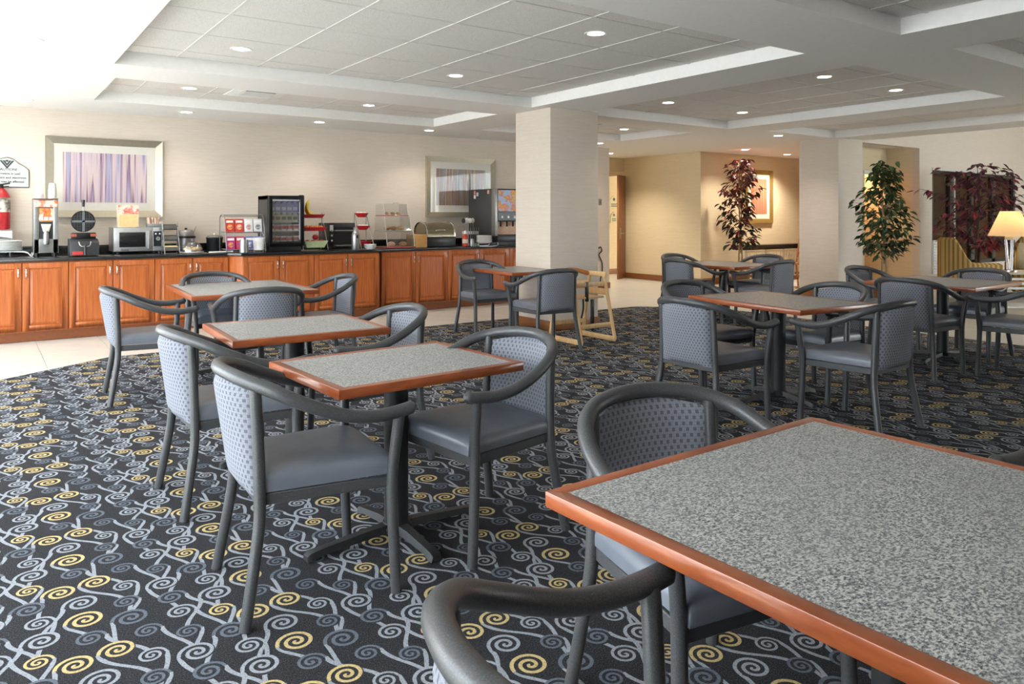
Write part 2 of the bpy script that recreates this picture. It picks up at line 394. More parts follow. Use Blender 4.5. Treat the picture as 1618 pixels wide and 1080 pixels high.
# window wall on the daylight side and windows behind the camera (both outside the frame)
def window_run(prefix, axis, pos, a0, a1, z0, z1, step, wn, wl, zt=ZR):
    th = .12
    def B(mb, p0, p1, c0, c1, e0, e1): return mb.box(p0, p1, c0, c1, e0, e1) if axis == 'x' else mb.box(c0, c1, p0, p1, e0, e1)
    wl_ = MB(); lo, hi = wl
    B(wl_, pos-th, pos, lo, hi, -.03, z0); B(wl_, pos-th, pos, lo, hi, z1, zt); B(wl_, pos-th, pos, lo, a0, z0, z1); B(wl_, pos-th, pos, a1, hi, z0, z1)
    struct('wall_'+prefix, wl_, WHITE, 'white painted wall around the '+prefix+' windows', smooth=False)
    a = a0; n = wn
    while a < a1-.05:
        b = min(a+step, a1); fr = MB()
        for c0, c1, e0, e1 in ((a, a+.04, z0, z1), (b-.04, b, z0, z1), (a, b, z0, z0+.05), (a, b, z1-.05, z1)): B(fr, pos-.08, pos-.03, c0, c1, e0, e1)
        wd = struct('window_%d' % n, fr, DGREY, 'dark-framed %s window outside the view' % prefix, bevel=0)
        gl = MB(); B(gl, pos-.058, pos-.052, a+.04, b-.04, z0+.05, z1-.05); gl.build('pane', PANE, wd, smooth=False); a = b; n += 1
    return n
nw = window_run('left', 'x', XW, .3, 10.4, .15, 2.6, 1.69, 1, (YS-.1, YW+.15))
struct('wall_front', MB().box(XW-.1, 12.35, YS-.12, YS, -.03, 3.8), WALL, 'beige wall behind the viewer', smooth=False)
nw = window_run('lounge_front', 'y', YS, 12.7, 19.3, .3, 3.5, 1.65, nw, (12.35, XE), 3.8)
struct('wall_right', MB().box(XE, XE+.1, YS-.1, 14.6, 0, 3.8), WALLC, 'wall closing the lounge on the right', smooth=False)
struct('ground_bounce', MB().box(-22, XW-.2, -22, 22, -.4, -.12).box(XW-.2, 30, -22, YS-.2, -.4, -.12), M('#b2b0ac', .9), 'pale unseen ground outside the windows, added to bounce light onto the ceiling', smooth=False)  # unseen pale ground, added to throw sun and sky light up to the ceiling
# --- pillars
def pillar(name, x0, x1, y0, y1, label):
    p = struct(name, MB().box(x0, x1, y0, y1, -.03, ZS), WALL, label, bevel=.004)
    return p
pillar('wall_pillar', 5.58, 6.34, 7.06, 7.77, 'tall square pillar papered in beige beside the small table')
struct('baseboard_pillar', MB().box(5.565, 6.355, 7.045, 7.785, 0, .12), BASEW, 'brown baseboard around the pillar by the high chair', bevel=.003)
pillar('wall_pillar_lounge', 11.6, 12.33, 7.0, 7.73, 'square pillar papered in beige beside the green ficus')
struct('baseboard_pillar_lounge', MB().box(11.585, 12.345, 6.985, 7.745, -.005, .12), BASEW, 'brown baseboard around the pillar beside the ficus', bevel=.003)
# --- lounge: high wall over an opening, doorway, dark window
HW = 14.27
lw = MB().box(12.33, XE, 7.0, 7.12, 2.64, 3.8)                  # header above the opening
wx0, wx1 = xY(1473, 7.0), xY(1604, 7.0); wz0, wz1 = .42, zY(1473, 266, 7.0)
lw.box(HW, wx0, 7.0, 7.12, -.03, 2.64); lw.box(wx1, XE, 7.0, 7.12, -.03, 2.64); lw.box(wx0, wx1, 7.0, 7.12, wz1, 2.64); lw.box(wx0, wx1, 7.0, 7.12, -.03, wz0)
struct('wall_lounge', lw, WALL, 'pale wall of the lounge around the dark-framed window', smooth=False)
YD = 7.62; dx0, dx1 = xY(1366, YD), HW-.05
bw = MB().box(12.33, dx0, YD, YD+.1, -.03, ZS).box(dx0, HW, YD, YD+.1, 2.17, ZS).box(HW, HW+.1, 7.12, 8.55, -.03, ZS)
struct('wall_recess', bw, WALLC, 'tan wall with a doorway behind the green ficus', smooth=False)
struct('trim_1', MB().box(dx1, dx1+.05, YD-.02, YD, 0, 2.2).box(dx0-.05, dx1+.05, YD-.02, YD, 2.17, 2.23), WPLAST, 'white door casing behind the ficus', bevel=.003)
struct('wall_backroom', MB().box(dx0-.05, HW, 8.45, 8.55, -.03, 2.6).box(dx0-.05, dx0, YD+.1, 8.45, -.03, 2.6), M('#d09048', .8), 'wall seen through the doorway behind the ficus, coloured amber like the orange light', smooth=False)  # amber base colour puts the doorway's orange light into the wall
t = thing('cupboard', 'dark low cupboard inside the amber doorway behind the ficus', 'cupboard', ((dx0+HW)/2, 8.2, 0))
MB().box(-.36, .36, -.1, .22, 0, 1.02).build('body', M('#241a14', .5), t, bevel=.01)
for s in (-1, 1): MB().box(s*.18-.165, s*.18+.165, -.12, -.1, .06, .98).build('door', M('#2e2119', .5), t, bevel=.006)
fr = MB(); mull = [xY(u, 7.0) for u in (1473, 1505, 1538, 1571, 1604)]
for i, x in enumerate(mull): fr.box(x-(.10 if i else 0), x+(.05 if i < 4 else 0), 7.0, 7.08, wz0, wz1)
fr.box(wx0, wx1, 7.0, 7.08, wz1-.09, wz1); fr.box(wx0, wx1, 7.0, 7.08, wz0, wz0+.08)
w1 = struct('window_lounge', fr, M('#2d2b2a', .4), 'wide dark-framed window behind the lounge armchair', bevel=.004)
for a, b in zip(mull, mull[1:]): MB().box(a+.05, b-.10, 7.045, 7.05, wz0+.08, wz1-.09).build('pane', SMOKED, w1, smooth=False)
MB().box(mull[1]+.05, mull[1]+.085, 6.985, 7.0, wz0, wz1-.03).box(wx0, wx1, 6.985, 7.0, wz1-.03, wz1+.02).build('casing', M('#cfcac4', .5), w1)
struct('wall_office', MB().box(HW+.1, XE, 8.6, 8.7, 0, 2.68), M('#b08a6c', .8), 'brown wall of the dim room behind the lounge window', smooth=False)
bl = thing('window_blind', 'half-open wooden slat blind hanging behind the lounge window', 'blind', (mull[1]+.1, 7.55, 0))
for i in range(26): MB().box(0, 1.0, -.004, .004, .5+i*.066, .545+i*.066).build('slat', M('#a98a70', .6), bl, smooth=False)
MB().box(0, 1.0, -.03, .03, 2.2, 2.68).build('head_rail', M('#8f7460', .6), bl)
MB().box(0, 1.0, -.025, .025, .44, .47).build('bottom_rail', M('#8f7460', .6), bl)
# louvred vent beneath the window
t = thing('wall_vent', 'white louvred vent grille low beside the striped armchair', 'vent', (wx0-.02, 6.97, 0))
MB().box(0, .42, -.01, .03, .28, .92).build('frame', WPLAST, t, bevel=.005)
for i in range(11): MB().box(.02, .40, -.03, -.01, .32+i*.052, .345+i*.052).build('louvre', WPLAST, t, bevel=.003, seg=1)

# --- downlights
DL = emis('downlight_lens', '#fff6e6', 9)
RING = M('#f2f1ee', .4, vary=.02)
def downlight(x, y, z, label, power=16, warm=(1, .89, .74)):
    t = thing('downlight', label, 'light', (x, y, z), 0, 'round recessed downlights')
    MB().lathe([(.066, -.004), (.088, -.006), (.094, .0), (.094, .004), (.064, .0)], 24, caps=False).build('trim_ring', RING, t)
    MB().lathe([(0, -.003), (.066, -.003), (.066, .003), (0, .003)], 24).build('lens', DL, t)
    L = bpy.data.lights.new('downlight_lamp', 'SPOT'); L.energy = power; L.color = warm; L.spot_size = math.radians(125); L.spot_blend = .8; L.shadow_soft_size = .05
    o = bpy.data.objects.new('downlight_lamp', L); COL.objects.link(o); o.parent = t; o.location = (0, 0, -.015)
for x, y, z, lb, p in [
    (.31, 6.59, ZS, 'round downlight in the flat white soffit nearest the window side', 10), (1.83, 6.56, ZT, 'round downlight at the left of the large central ceiling tray', 12),
    (3.93, 4.40, ZT, 'large-looking round downlight nearest the viewer in the central ceiling tray', 12), (3.95, 6.54, ZT, 'round downlight at the far edge of the central ceiling tray', 12),
    (1.92, 8.9, ZT, 'round downlight left of the vent in the narrow tray by the buffet', 12), (4.09, 8.93, ZT, 'round downlight right of the vent in the narrow tray by the buffet', 14),
    (.43, 10.04, ZS, 'soffit downlight above the batter dispenser', 12), (2.13, 10.04, ZS, 'soffit downlight above the microwave and soup pot', 12),
    (3.86, 10.04, ZS, 'soffit downlight above the fruit stand and toaster', 16), (5.59, 10.04, ZS, 'soffit downlight above the pastry case', 18),
    (7.06, 6.55, ZT, 'downlight in the right ceiling tray closest to the big pillar', 14), (7.05, 4.41, ZT, 'downlight in the right ceiling tray nearest the viewer on its left', 14),
    (8.46, 4.41, ZT, 'downlight in the right ceiling tray nearest the viewer on its right', 14), (8.56, 6.58, ZT, 'downlight at the far right of the right ceiling tray', 16),
    (10.55, 7.41, ZS, 'soffit downlight in front of the lounge pillar', 26), (8.62, 8.96, ZT, 'downlight in the small far tray behind the big pillar', 22),
    (9.05, 10.04, ZS, 'soffit downlight above the end of the buffet wall', 22), (10.68, 11.53, ZS, 'downlight in the ceiling of the hallway', 75),
    (12.23, 9.34, ZS, 'soffit downlight above the red-leaved tree', 60), (13.9, 9.55, ZS, 'alcove downlight lighting the wall beside the lounge pillar', 110)]:
    downlight(x, y, z, lb, p)
downlight((dx0+HW)/2, 8.0, 2.6, 'amber lamp in the room behind the ficus', 40, (1, .72, .38))
downlight(16.2, 7.9, ZS, 'lamp in the dim room behind the lounge window', 260, (1, .8, .58))
# --- ceiling vents
for x, y, lb in ((2.63, 8.81, 'square white air vent with dark slots in the narrow ceiling tray'), (7.95, 8.71, 'air vent in the small ceiling tray behind the pillar')):
    t = thing('ceiling_vent', lb, 'vent', (x, y, ZT-.006), 0, 'ceiling air vents')
    MB().box(-.30, .30, -.30, .30, -.004, .004).build('panel', WPLAST, t, bevel=.002)
    MB().box(-.17, .17, -.17, .17, -.007, -.004).build('grille_back', M('#5c5c5a', .7), t)
    for i in range(6): MB().box(-.17, .17, -.155+i*.056, -.127+i*.056, -.014, -.007).build('slat', WPLAST, t, smooth=False)
# ================================================================== TABLES AND CHAIRS
def make_chair():
    t = thing('dining_armchair', '', 'chair')
    hoop = [(.525, .306, .678), (.46, .308, .668), (.37, .314, .664), (.26, .316, .682), (.13, .305, .733), (.03, .267, .782), (-.045, .19, .812), (-.085, .09, .826)]
    full = hoop+[(-.097, 0, .829)]+[(x, -y, z) for x, y, z in reversed(hoop)]
    P = catmull(full, 4); r = [.0238]*len(P); r[0] = r[-1] = .015; P = [P[0]+(P[0]-P[1]).normalized()*.006]+P+[P[-1]+(P[-1]-P[-2]).normalized()*.006]; r = [.008]+r+[.008]
    MB().tube(P, r, 12).build('arm_rail', TUBE, t)
    for s in (1, -1):
        MB().tube(catmull([(.468, s*.274, 0), (.458, s*.272, .2), (.452, s*.270, .38), (.455, s*.275, .47), (.464, s*.293, .60), (.468, s*.304, .662)], 3), .0205, 10).build('leg', TUBE, t)
        MB().tube(catmull([(-.062, s*.262, 0), (-.035, s*.246, .16), (-.010, s*.230, .32), (-.006, s*.222, .42), (-.010, s*.216, .60), (-.020, s*.213, .795)], 3), .0205, 10).build('leg', TUBE, t)
    sf = MB()
    for s in (1, -1): sf.add([(0, s*.205, .388), (.455, s*.252, .388), (.455, s*.268, .388), (0, s*.221, .388), (0, s*.205, .428), (.455, s*.252, .428), (.455, s*.268, .428), (0, s*.221, .428)],
                             [(0, 3, 2, 1), (4, 5, 6, 7), (0, 1, 5, 4), (1, 2, 6, 5), (2, 3, 7, 6), (3, 0, 4, 7)])
    sf.box(.445, .462, -.262, .262, .388, .428); sf.box(-.015, .004, -.215, .215, .388, .428)
    sf.build('seat_frame', TUBE, t, bevel=.003, seg=1)
    # cushion: pillow-shaped slab, wider at the front
    rows = []; n = 20; m = 20
    def pt(a, b, top):                             # a forward -1..1, b sideways -1..1
        x = .232+a*.245; y = b*(.236+.036*(a+1)/2*1.0-.012)
        e = max(0, 1-abs(a)**5)**.5*max(0, 1-abs(b)**5)**.5
        return (x, y, .432+(.030+.046*e**.55 if e > 0 else .03) if top else .432-.004*e)
    def co(i, k): q = -1+2*i/k; return math.copysign(1-(1-abs(q))**1.6, q)
    top = [[pt(co(i, n), co(j, m), True) for j in range(m+1)] for i in range(n+1)]
    bot = [[pt(co(i, n), co(j, m), False) for j in range(m+1)] for i in range(n+1)]
    cu = MB(); cu.grid(top); cu.grid([list(reversed(q)) for q in bot])
    for a, b in ((top[0], bot[0]), (top[-1], bot[-1]), ([q[0] for q in top], [q[0] for q in bot]), ([q[-1] for q in top], [q[-1] for q in bot])): cu.grid([a, b])
    cu.build('seat', VINYL, t, ang=75)
    # upholstered back panel, bowed to the rear, hugging the rail
    def bk(b, h, off):
        y = b*.202; zt = .806-.030*b*b; z = .418+(zt-.418)*h
        bow = (.022+.052*h)*(1-b*b)
        e = (max(0, 1-abs(b)**8)*max(0, 1-abs(2*h-1)**10))**.5
        return (-.012-.012*h-bow+off*(.006+.016*e), y, z)
    front = [[bk(-1+2*j/14, i/12, 1) for j in range(15)] for i in range(13)]; back = [[bk(-1+2*j/14, i/12, -1) for j in range(15)] for i in range(13)]
    bp = MB(); bp.grid(front); bp.grid([list(reversed(q)) for q in back])
    for a, b in ((front[0], back[0]), (front[-1], back[-1]), ([q[0] for q in front], [q[0] for q in back]), ([q[-1] for q in front], [q[-1] for q in back])): bp.grid([a, b])
    bp.build('backrest', FAB, t, ang=60)
    return t
CH = [  # x, y, facing, label
 (.80, 2.79, -4.3, 'grey-blue armchair at the left of the nearest two-seat table, back to the window light'),
 (2.01, 2.80, 185.8, 'grey-blue armchair at the right of the nearest two-seat table, facing left'),
 (.81, 3.87, 1.4, 'grey-blue armchair at the left of the second two-seat table'),
 (2.04, 3.99, 177.9, 'grey-blue armchair at the right of the second two-seat table'),
 (.85, 6.34, -3.5, 'leftmost grey-blue armchair, its back near the cabinets, at the left four-seat table'),
 (1.80, 7.42, -86.7, 'grey-blue armchair between the left four-seat table and the buffet cabinets'),
 (1.76, 5.67, 85.4, 'grey-blue armchair seen from behind, between the second table and the left four-seat table'),
 (2.70, 6.46, 177.6, 'grey-blue armchair at the right of the left four-seat table by the cabinets'),
 (4.88, 7.60, -93.3, 'dark armchair facing the viewer between the pillar table and the cabinets'),
 (4.78, 5.95, 85.1, 'dark armchair seen from behind beside the wooden high chair'),
 (3.78, 3.33, .7, 'armchair with pale fabric back at the left of the middle four-seat table'),
 (4.74, 2.50, 91, 'armchair seen side-on at the near right of the middle four-seat table'),
 (4.71, 4.18, -92.8, 'armchair half hidden at the far left of the middle four-seat table'),
 (5.53, 3.35, 174.1, 'armchair at the far right of the middle four-seat table, facing left'),
 (7.12, 6.42, 0, 'armchair seen from behind at the left of the farthest table by the cream hallway'),
 (8.0, 5.58, 91.7, 'armchair with its side to us at the near right of the farthest table'),
 (8.0, 7.30, -90, 'armchair behind the farthest table at its far left, near the hallway'),
 (8.87, 6.42, 180, 'armchair at the far right of the farthest table, in front of the console'),
 (6.55, 3.33, 2, 'armchair seen from behind at the left of the right-hand table by the lounge'),
 (7.34, 2.52, 97, 'armchair cut off by the right edge of the photo at the lounge-side table'),
 (8.25, 3.44, 178.7, 'armchair at the far side of the right-hand table, in front of the striped armchair'),
 (7.61, 4.34, -90.4, 'armchair beside the ficus pillar at the far left of the right-hand table'),
 (1.658, 1.583, -100, 'large armchair tucked behind the big foreground table, facing the viewer'),
 (.569, .738, -2.5, 'closest armchair, its curved arm rail cut off at the bottom of the photo'),
 (2.805, .561, 172, 'armchair beyond the right edge of the foreground table, only its arm rail showing')]
proto = make_chair()
for i, (x, y, a, lb) in enumerate(CH):
    o = proto if i == 0 else copy_tree(proto)
    o.location = (x, y, 0); o.rotation_euler.z = math.radians(a); o['label'] = lb; o['group'] = 'charcoal tube-frame dining armchairs'
def make_table(x, y, wd, dp, rz, label):
    t = thing('dining_table', label, 'table', (x, y, 0), rz, 'pedestal dining tables with granite-look tops')
    a, b = wd/2, dp/2; e = .038; z0, z1 = .708, .745
    ring = MB()
    ou = [(-a, -b), (a, -b), (a, b), (-a, b)]; inn = [(-a+e, -b+e), (a-e, -b+e), (a-e, b-e), (-a+e, b-e)]
    for k in range(4):                              # four mitred edge rails
        l = (k+1) % 4; MB().prism([ou[k], ou[l], inn[l], inn[k]], z0, z1, 'z').build('edge_rail', EDGE, t, bevel=.003, seg=2)
    MB().box(-a+e, a-e, -b+e, b-e, z0+.004, z1-.0008).build('laminate_top', GRAN, t, smooth=False)
    MB().box(-.19, .19, -.19, .19, .698, .708).box(-.19, .19, -.025, .025, .68, .7).build('mounting_plate', IRON, t, bevel=.003)
    MB().lathe([(.052, .055), (.052, .69)], 20).build('column', IRON, t)
    ba = MB().lathe([(.07, .03), (.07, .045), (.055, .065)], 20)
    for k, L in ((0, min(.42, a-.02)), (1, min(.33, b-.02)), (2, min(.42, a-.02)), (3, min(.33, b-.02))):
        q = k*PI/2; cx, sx = math.cos(q), math.sin(q)
        prof = [(.03, .034, .030, .062), (.12, .028, .028, .058), (L-.06, .024, .014, .038), (L-.015, .030, .004, .034), (L, .026, .002, .022)]
        V = []
        for d, hw, a0, a1 in prof:
            for yy, zz in ((-hw, a0), (hw, a0), (hw*.7, a1), (-hw*.7, a1)): V.append((d*cx-yy*sx, d*sx+yy*cx, zz))
        m = len(prof); Fc = [(i*4+j, i*4+(j+1) % 4, (i+1)*4+(j+1) % 4, (i+1)*4+j) for i in range(m-1) for j in range(4)]+[(3, 2, 1, 0), tuple(range(4*m-4, 4*m))]
        ba.add(V, Fc); ba.lathe([(.02, 0), (.02, .014)], 10, (cx*(L-.025), sx*(L-.025), 0))
    ba.build('cross_base', IRON, t, ang=35)
for a in [(1.469, 2.929, .858, .690, 2.9, 'nearest two-seat table with grey speckled top and cherry edge'),
          (1.483, 4.240, .859, .750, -2.2, 'second two-seat table, between the nearest one and the left four-seat table'),
          (1.895, 6.849, 1.02, 1.25, -2.3, 'left four-seat table in front of the buffet cabinets'),
          (5.20, 7.267, .69, .947, -2, 'small dark-looking table against the big pillar'),
          (4.935, 3.465, .813, 1.09, -6.5, 'middle four-seat table with a brown sheen behind the foreground table'),
          (8.08, 6.52, .95, 1.15, -1, 'farthest table, standing near the cream hallway wall'),
          (7.617, 3.516, 1.096, .986, 2.6, 'right-hand four-seat table in front of the lounge'),
          (1.60, .83, 1.07, 1.07, 1.2, 'large foreground table with grey speckled top cut off at the lower right')]: make_table(*a)

# ------------------------------------------------------------------ wooden high chair
def high_chair(x, y, rz):
    t = thing('high_chair', 'pale wooden high chair with black straps beside the pillar', 'high chair', (x, y, 0), rz)
    hw = .23
    for s in (-1, 1):
        yy = s*hw
        MB().tube([(.27, yy*1.05, .02), (.10, yy, .74)], .02, 8).build('leg', PINE, t)
        MB().tube([(-.27, yy*1.05, .02), (-.13, yy, .74)], .02, 8).build('leg', PINE, t)
        MB().box(-.28, .28, yy*1.05-.014, yy*1.05+.014, .0, .055).build('skid', PINE, t, bevel=.008)
        MB().box(-.16, .14, yy-.016, yy+.016, .70, .755).build('armrest', PINE, t, bevel=.012)
        MB().box(-.19, .17, yy-.012, yy+.012, .50, .57).build('side_rail', PINE, t, bevel=.008)
    MB().box(.20, .225, -.23, .23, .16, .21).build('front_rail', PINE, t, bevel=.008)
    MB().box(-.235, -.21, -.23, .23, .16, .21).build('back_rail', PINE, t, bevel=.008)
    MB().box(-.15, .12, -.215, .215, .47, .49).build('seat', PINE, t, bevel=.006)
    MB().tube(catmull([(-.14, -.23, .72), (-.20, -.12, .755), (-.21, 0, .77), (-.20, .12, .755), (-.14, .23, .72)], 4), .026, 8).build('backrest', M('#b4703a', .4), t)
    MB().box(-.16, -.13, -.215, .215, .56, .66).build('lower_back_rail', PINE, t, bevel=.01)
    MB().box(.10, .125, -.215, .215, .60, .65).build('waist_bar', PINE, t, bevel=.008)
    for yy, z0, z1 in ((-.03, .44, .655), (.05, .12, .46)): MB().box(.098, .128, yy-.016, yy+.016, z0, z1).build('strap', BLACK, t, bevel=.003)
    MB().tube(catmull([(-.1, .1, .47), (-.12, .12, .33), (-.13, .1, .22)], 4), .010, 6).build('strap', BLACK, t)
high_chair(5.46, 6.34, -90)

# ------------------------------------------------------------------ buffet cabinets
ZC = .915
def cabinet(x0, x1, yf, doors, label, last=False, recess=.0):
    t = thing('base_cabinet', label, 'cabinet', ((x0+x1)/2, yf, 0), 0, 'cherry base cabinets of the buffet')
    o = (x0+x1)/2; a, b = x0-o, x1-o
    MB().box(a, b, .022, YW-yf-.002, .10, .875).build('body', CHERRY, t, bevel=.002, seg=1)
    MB().box(a, b, .035, .06, 0, .10).build('toe_kick', M('#7d4523', .5), t)
    n = len(doors); wd = (b-a)/n
    for i, hs in enumerate(doors):
        p, q = a+i*wd+.004, a+(i+1)*wd-.004; z0, z1 = .115, .862; f = .062; d = MB()
        for r_ in (rect(p, p+f, z0, z1), rect(q-f, q, z0, z1), rect(p+f, q-f, z0, z0+f), rect(p+f, q-f, z1-f, z1)): d.prism(r_, 0, .021)
        dd = d.build('door', CHERRY, t, bevel=.003, seg=1)
        pn = MB(); c0, c1, e0, e1 = p+f, q-f, z0+f, z1-f; g = .032
        pn.add([(c0, .016, e0), (c1, .016, e0), (c1, .016, e1), (c0, .016, e1), (c0+g, .004, e0+g), (c1-g, .004, e0+g), (c1-g, .004, e1-g), (c0+g, .004, e1-g)],
               [(4, 5, 6, 7), (0, 1, 5, 4), (1, 2, 6, 5), (2, 3, 7, 6), (3, 0, 4, 7)])
        pn.build('panel', CHERRY, dd, smooth=False)
        hx_ = q-.032 if hs == 'r' else p+.032
        MB().tube(catmull([(hx_, 0, .70), (hx_, -.026, .715), (hx_, -.034, .755), (hx_, -.026, .795), (hx_, 0, .81)], 4), .0065, 8).build('handle', CHROME, dd)
YL, YM, YR_ = 9.77, 9.60, 9.72
XL = [-.95, -.05, .83, 1.72, 2.57]; XM = [xY(384, YM), xY(497, YM), xY(600, YM)]; XR = [xY(603, YR_), xY(708, YR_), xY(805, YR_), 7.9]
cabinet(XL[0], XL[1], YL, 'rl', 'cherry base cabinet beyond the left edge of the photo')
cabinet(XL[1], XL[2], YL, 'rl', 'cherry base cabinet with two doors below the batter dispenser, leftmost in view')
cabinet(XL[2], XL[3], YL, 'rl', 'cherry base cabinet with two doors below the waffle iron and microwave')
cabinet(XL[3], XL[4], YL, 'rl', 'cherry base cabinet with two doors below the soup pots')
cabinet(XM[0], XM[1], YM, 'rl', 'cherry base cabinet with two doors below the glass-door fridge')
cabinet(XM[1], XM[2], YM, 'rl', 'cherry base cabinet with two doors below the fruit stand and toaster')
cabinet(XR[0], XR[1], YR_, 'rl', 'cherry base cabinet with two doors below the pastry case')
cabinet(XR[1], XR[2], YR_, 'rl', 'cherry base cabinet with two doors behind the pillar table armchair')
cabinet(XR[2], XR[3], YR_, 'rl', 'cherry base cabinet running behind the big pillar')
fp = MB().prism([(XL[4], YL+.02), (XM[0], YM+.01), (XM[0], YM+.05), (XM[0], YL+.1), (XL[4], YL+.1)], 0, .875, 'z')
tag(fp.build('corner_filler', CHERRY), 'plain cherry corner panel joining the left and middle cabinets', 'panel')
tag(MB().box(XM[2]+.001, XR[0]-.001, YR_+.05, YW-.01, 0, .875).build('gap_shade_strip', M('#4b2714', .6)), 'narrow strip coloured dark like the shaded gap between middle and right cabinets', 'panel')  # dark brown paints the shade of the gap between the cabinets
ov = .03
ct = MB().prism([(XL[0], YL-ov), (XL[4]-.02, YL-ov), (XM[0]-.03, YM-ov), (XM[2]+.02, YM-ov), (XM[2]+.02, YR_-ov), (XR[3], YR_-ov), (XR[3], YW-.003), (XL[0], YW-.003)], .876, ZC, 'z')
top = ct.build('worktop', STONE, bevel=.006, seg=2); tag(top, 'long polished black granite worktop of the buffet', 'worktop')
struct('trim_backsplash', MB().box(XL[0], XR[3], YW-.025, YW-.003, ZC+.001, ZC+.10), STONE, 'low black granite upstand along the back of the worktop', bevel=.003)
# ================================================================== THINGS ON THE BUFFET
def slot(u0, u1, vt, vb, ymin=9.80):
    uc = (u0+u1)/2; y = max(ymin, min(10.35, at(uc, vb, ZC)[1])); x0, x1 = xY(u0, y), xY(u1, y)
    return (x0+x1)/2, y, x1-x0, zY(uc, vt, y)-ZC
def print_mat(name, kind, base, *cols):           # flat printed artwork made of soft procedural colour patches
    g = N(name); o = g.obj(); f = g.noise(g.map(o, (9, 9, 9)), 1, 2, .5); v = g.noise(g.map(o, (7, 7, 20), loc=(4, 2, 1)), 1, 2)
    st = [(.0, hx(base))]+[(.38+.09*i, hx(c)) for i, c in enumerate(cols)]+[(1, hx(cols[-1]))]
    return g.done(g.mix(.25, g.ramp(f, st), g.ramp(v, st)), .4)
def cup_stack(x, y, z, r, h, label):
    t = thing('cup_stack', label, 'cups', (x, y, z), 0, 'upturned foam cup stacks on the batter dispenser')
    n = 5
    for i in range(n):
        b = i*(h-.09)/(n-1); MB().lathe([(r, b), (r*1.03, b+.006), (r*.96, b+.008), (r*.72, b+.09), (r*.68, b+.09)], 18).build('cup', WPLAST, t)
    return t
# --- wire rack with plates, at the far left
x, y, wd, h = slot(-20, 36, 380, 405); y -= .10
t = thing('plate_rack', 'white wire rack holding a stack of plates at the left end of the counter', 'rack', (x, y+.02, ZC+.005))
for s in (-1, 1): MB().tube(catmull([(-.2, s*.13, .0), (-.17, s*.13, .05), (.17, s*.13, .05), (.24, s*.13, .0), (.26, s*.13, .035)], 3), .005, 6).build('wire_foot', WPLAST, t)
for i in range(5): MB().tube([(-.16+i*.08, -.13, .05), (-.16+i*.08, .13, .05)], .004, 6).build('wire', WPLAST, t)
t2 = thing('plate_stack', 'tall stack of white plates on the left wire rack', 'plates', (x, y+.02, ZC+.064))
for i in range(8): MB().lathe([(.08, i*.014), (.15, i*.014+.010), (.165, i*.014+.018), (.16, i*.014+.02), (.08, i*.014+.006)], 28).build('plate', WPLAST, t2)
t = thing('tray_stand', 'white tray on thin metal legs behind the left plate stack', 'tray', (x-.13, YW-.14, ZC))
MB().box(-.2, .2, -.10, .10, .19, .20).box(-.2, .2, -.10, -.092, .20, .29).box(-.2, .2, .092, .10, .20, .29).box(.192, .2, -.1, .1, .20, .29).build('tray', WPLAST, t, bevel=.003)
for sx in (-1, 1):
    for sy in (-1, 1): MB().tube([(sx*.18, sy*.09, 0), (sx*.18, sy*.09, .19)], .005, 6).build('leg', WIRE, t)
# --- batter dispenser
x, y, wd, h = slot(53.5, 92, 315, 405); D = .36
t = thing('batter_dispenser', 'tall steel waffle batter dispenser with printed food panel', 'dispenser', (x, y, ZC)); a = wd/2
MB().box(-a, a, .03, D, .04, h).box(-a, -a+.05, 0, .03, .04, h).box(a-.05, a, 0, .03, .04, h).box(-a, a, 0, .03, .04, .20).build('housing', STEEL, t, bevel=.004)
MB().box(-a, a, -.002, D, h, h+.012).build('lid', M('#6d4436', .5), t, bevel=.003)
MB().box(-a+.006, a-.006, -.006, .0, h-.085, h-.012).build('header_label', print_mat('header_print', 0, '#e9b23e', '#d8432f', '#f3e7d6', '#e86a3a'), t)
MB().box(-a+.055, a-.055, .012, .03, .20, .40).build('nozzle_recess', DGREY, t)
MB().box(-a+.052, a-.052, .004, .03, .40, h-.10).build('picture_panel', print_mat('food_print', 0, '#f6d978', '#f3e3c1', '#d94a3a', '#e8963c'), t)
for i in range(3): MB().box(-.07+i*.05, -.03+i*.05, .0, .004, .415, .45).build('button', WPLAST, t)
MB().prism([(-.05, .37), (.05, .37), (.028, .28), (-.028, .28)], -.012, .012).build('nozzle_plate', M('#d8d2c6', .4), t, bevel=.003)
MB().lathe([(.026, .14), (.03, .16), (.03, .25), (.018, .29)], 14, (0, -.015, 0)).build('nozzle', STEEL, t)
for sx in (-1, 1):
    for yy in (.04, D-.04): MB().lathe([(.016, 0), (.02, .04)], 10, (sx*(a-.03), yy, 0)).build('foot', BLACK, t)
cup_stack(x-.055, y+.15, ZC+h+.012, .043, .145, 'shorter left stack of upturned white foam cups on the batter dispenser')
cup_stack(x+.07, y+.15, ZC+h+.012, .045, .18, 'taller right stack of upturned white foam cups on the batter dispenser')
# --- waffle maker
x, y, wd, h = slot(111, 157, 376, 406); a = wd/2
t = thing('waffle_maker', 'black rotating waffle iron standing open with its round grid upright', 'waffle maker', (x, y, ZC))
MB().prism([(0, .012), (.30, .012), (.30, .20), (.14, .20), (.02, .16)], -a, a, 'x').build('base', DGREY, t, bevel=.006)
MB().box(-a+.02, a-.02, .13, .17, .20, .27).build('hinge_block', BLACK, t, bevel=.006)
for s in (-1, 1): MB().box(s*.10-.03, s*.10+.03, .125, .13, .225, .255).build('dial_label', M('#a9553f', .5), t)
cz = .40; R = .118
MB().lathe([(R, .0), (R+.006, .012), (R+.006, .035), (R*.9, .05)], 32, (0, .15, cz), 'y').build('upper_plate', BLACK, t)
gr = MB()
for k in range(-3, 4):
    q = k*.03; L = math.sqrt(max(0, (R-.008)**2-q*q))
    gr.box(q-.005, q+.005, .138, .15, cz-L, cz+L).box(-L, L, .138, .15, cz+q-.005, cz+q+.005)
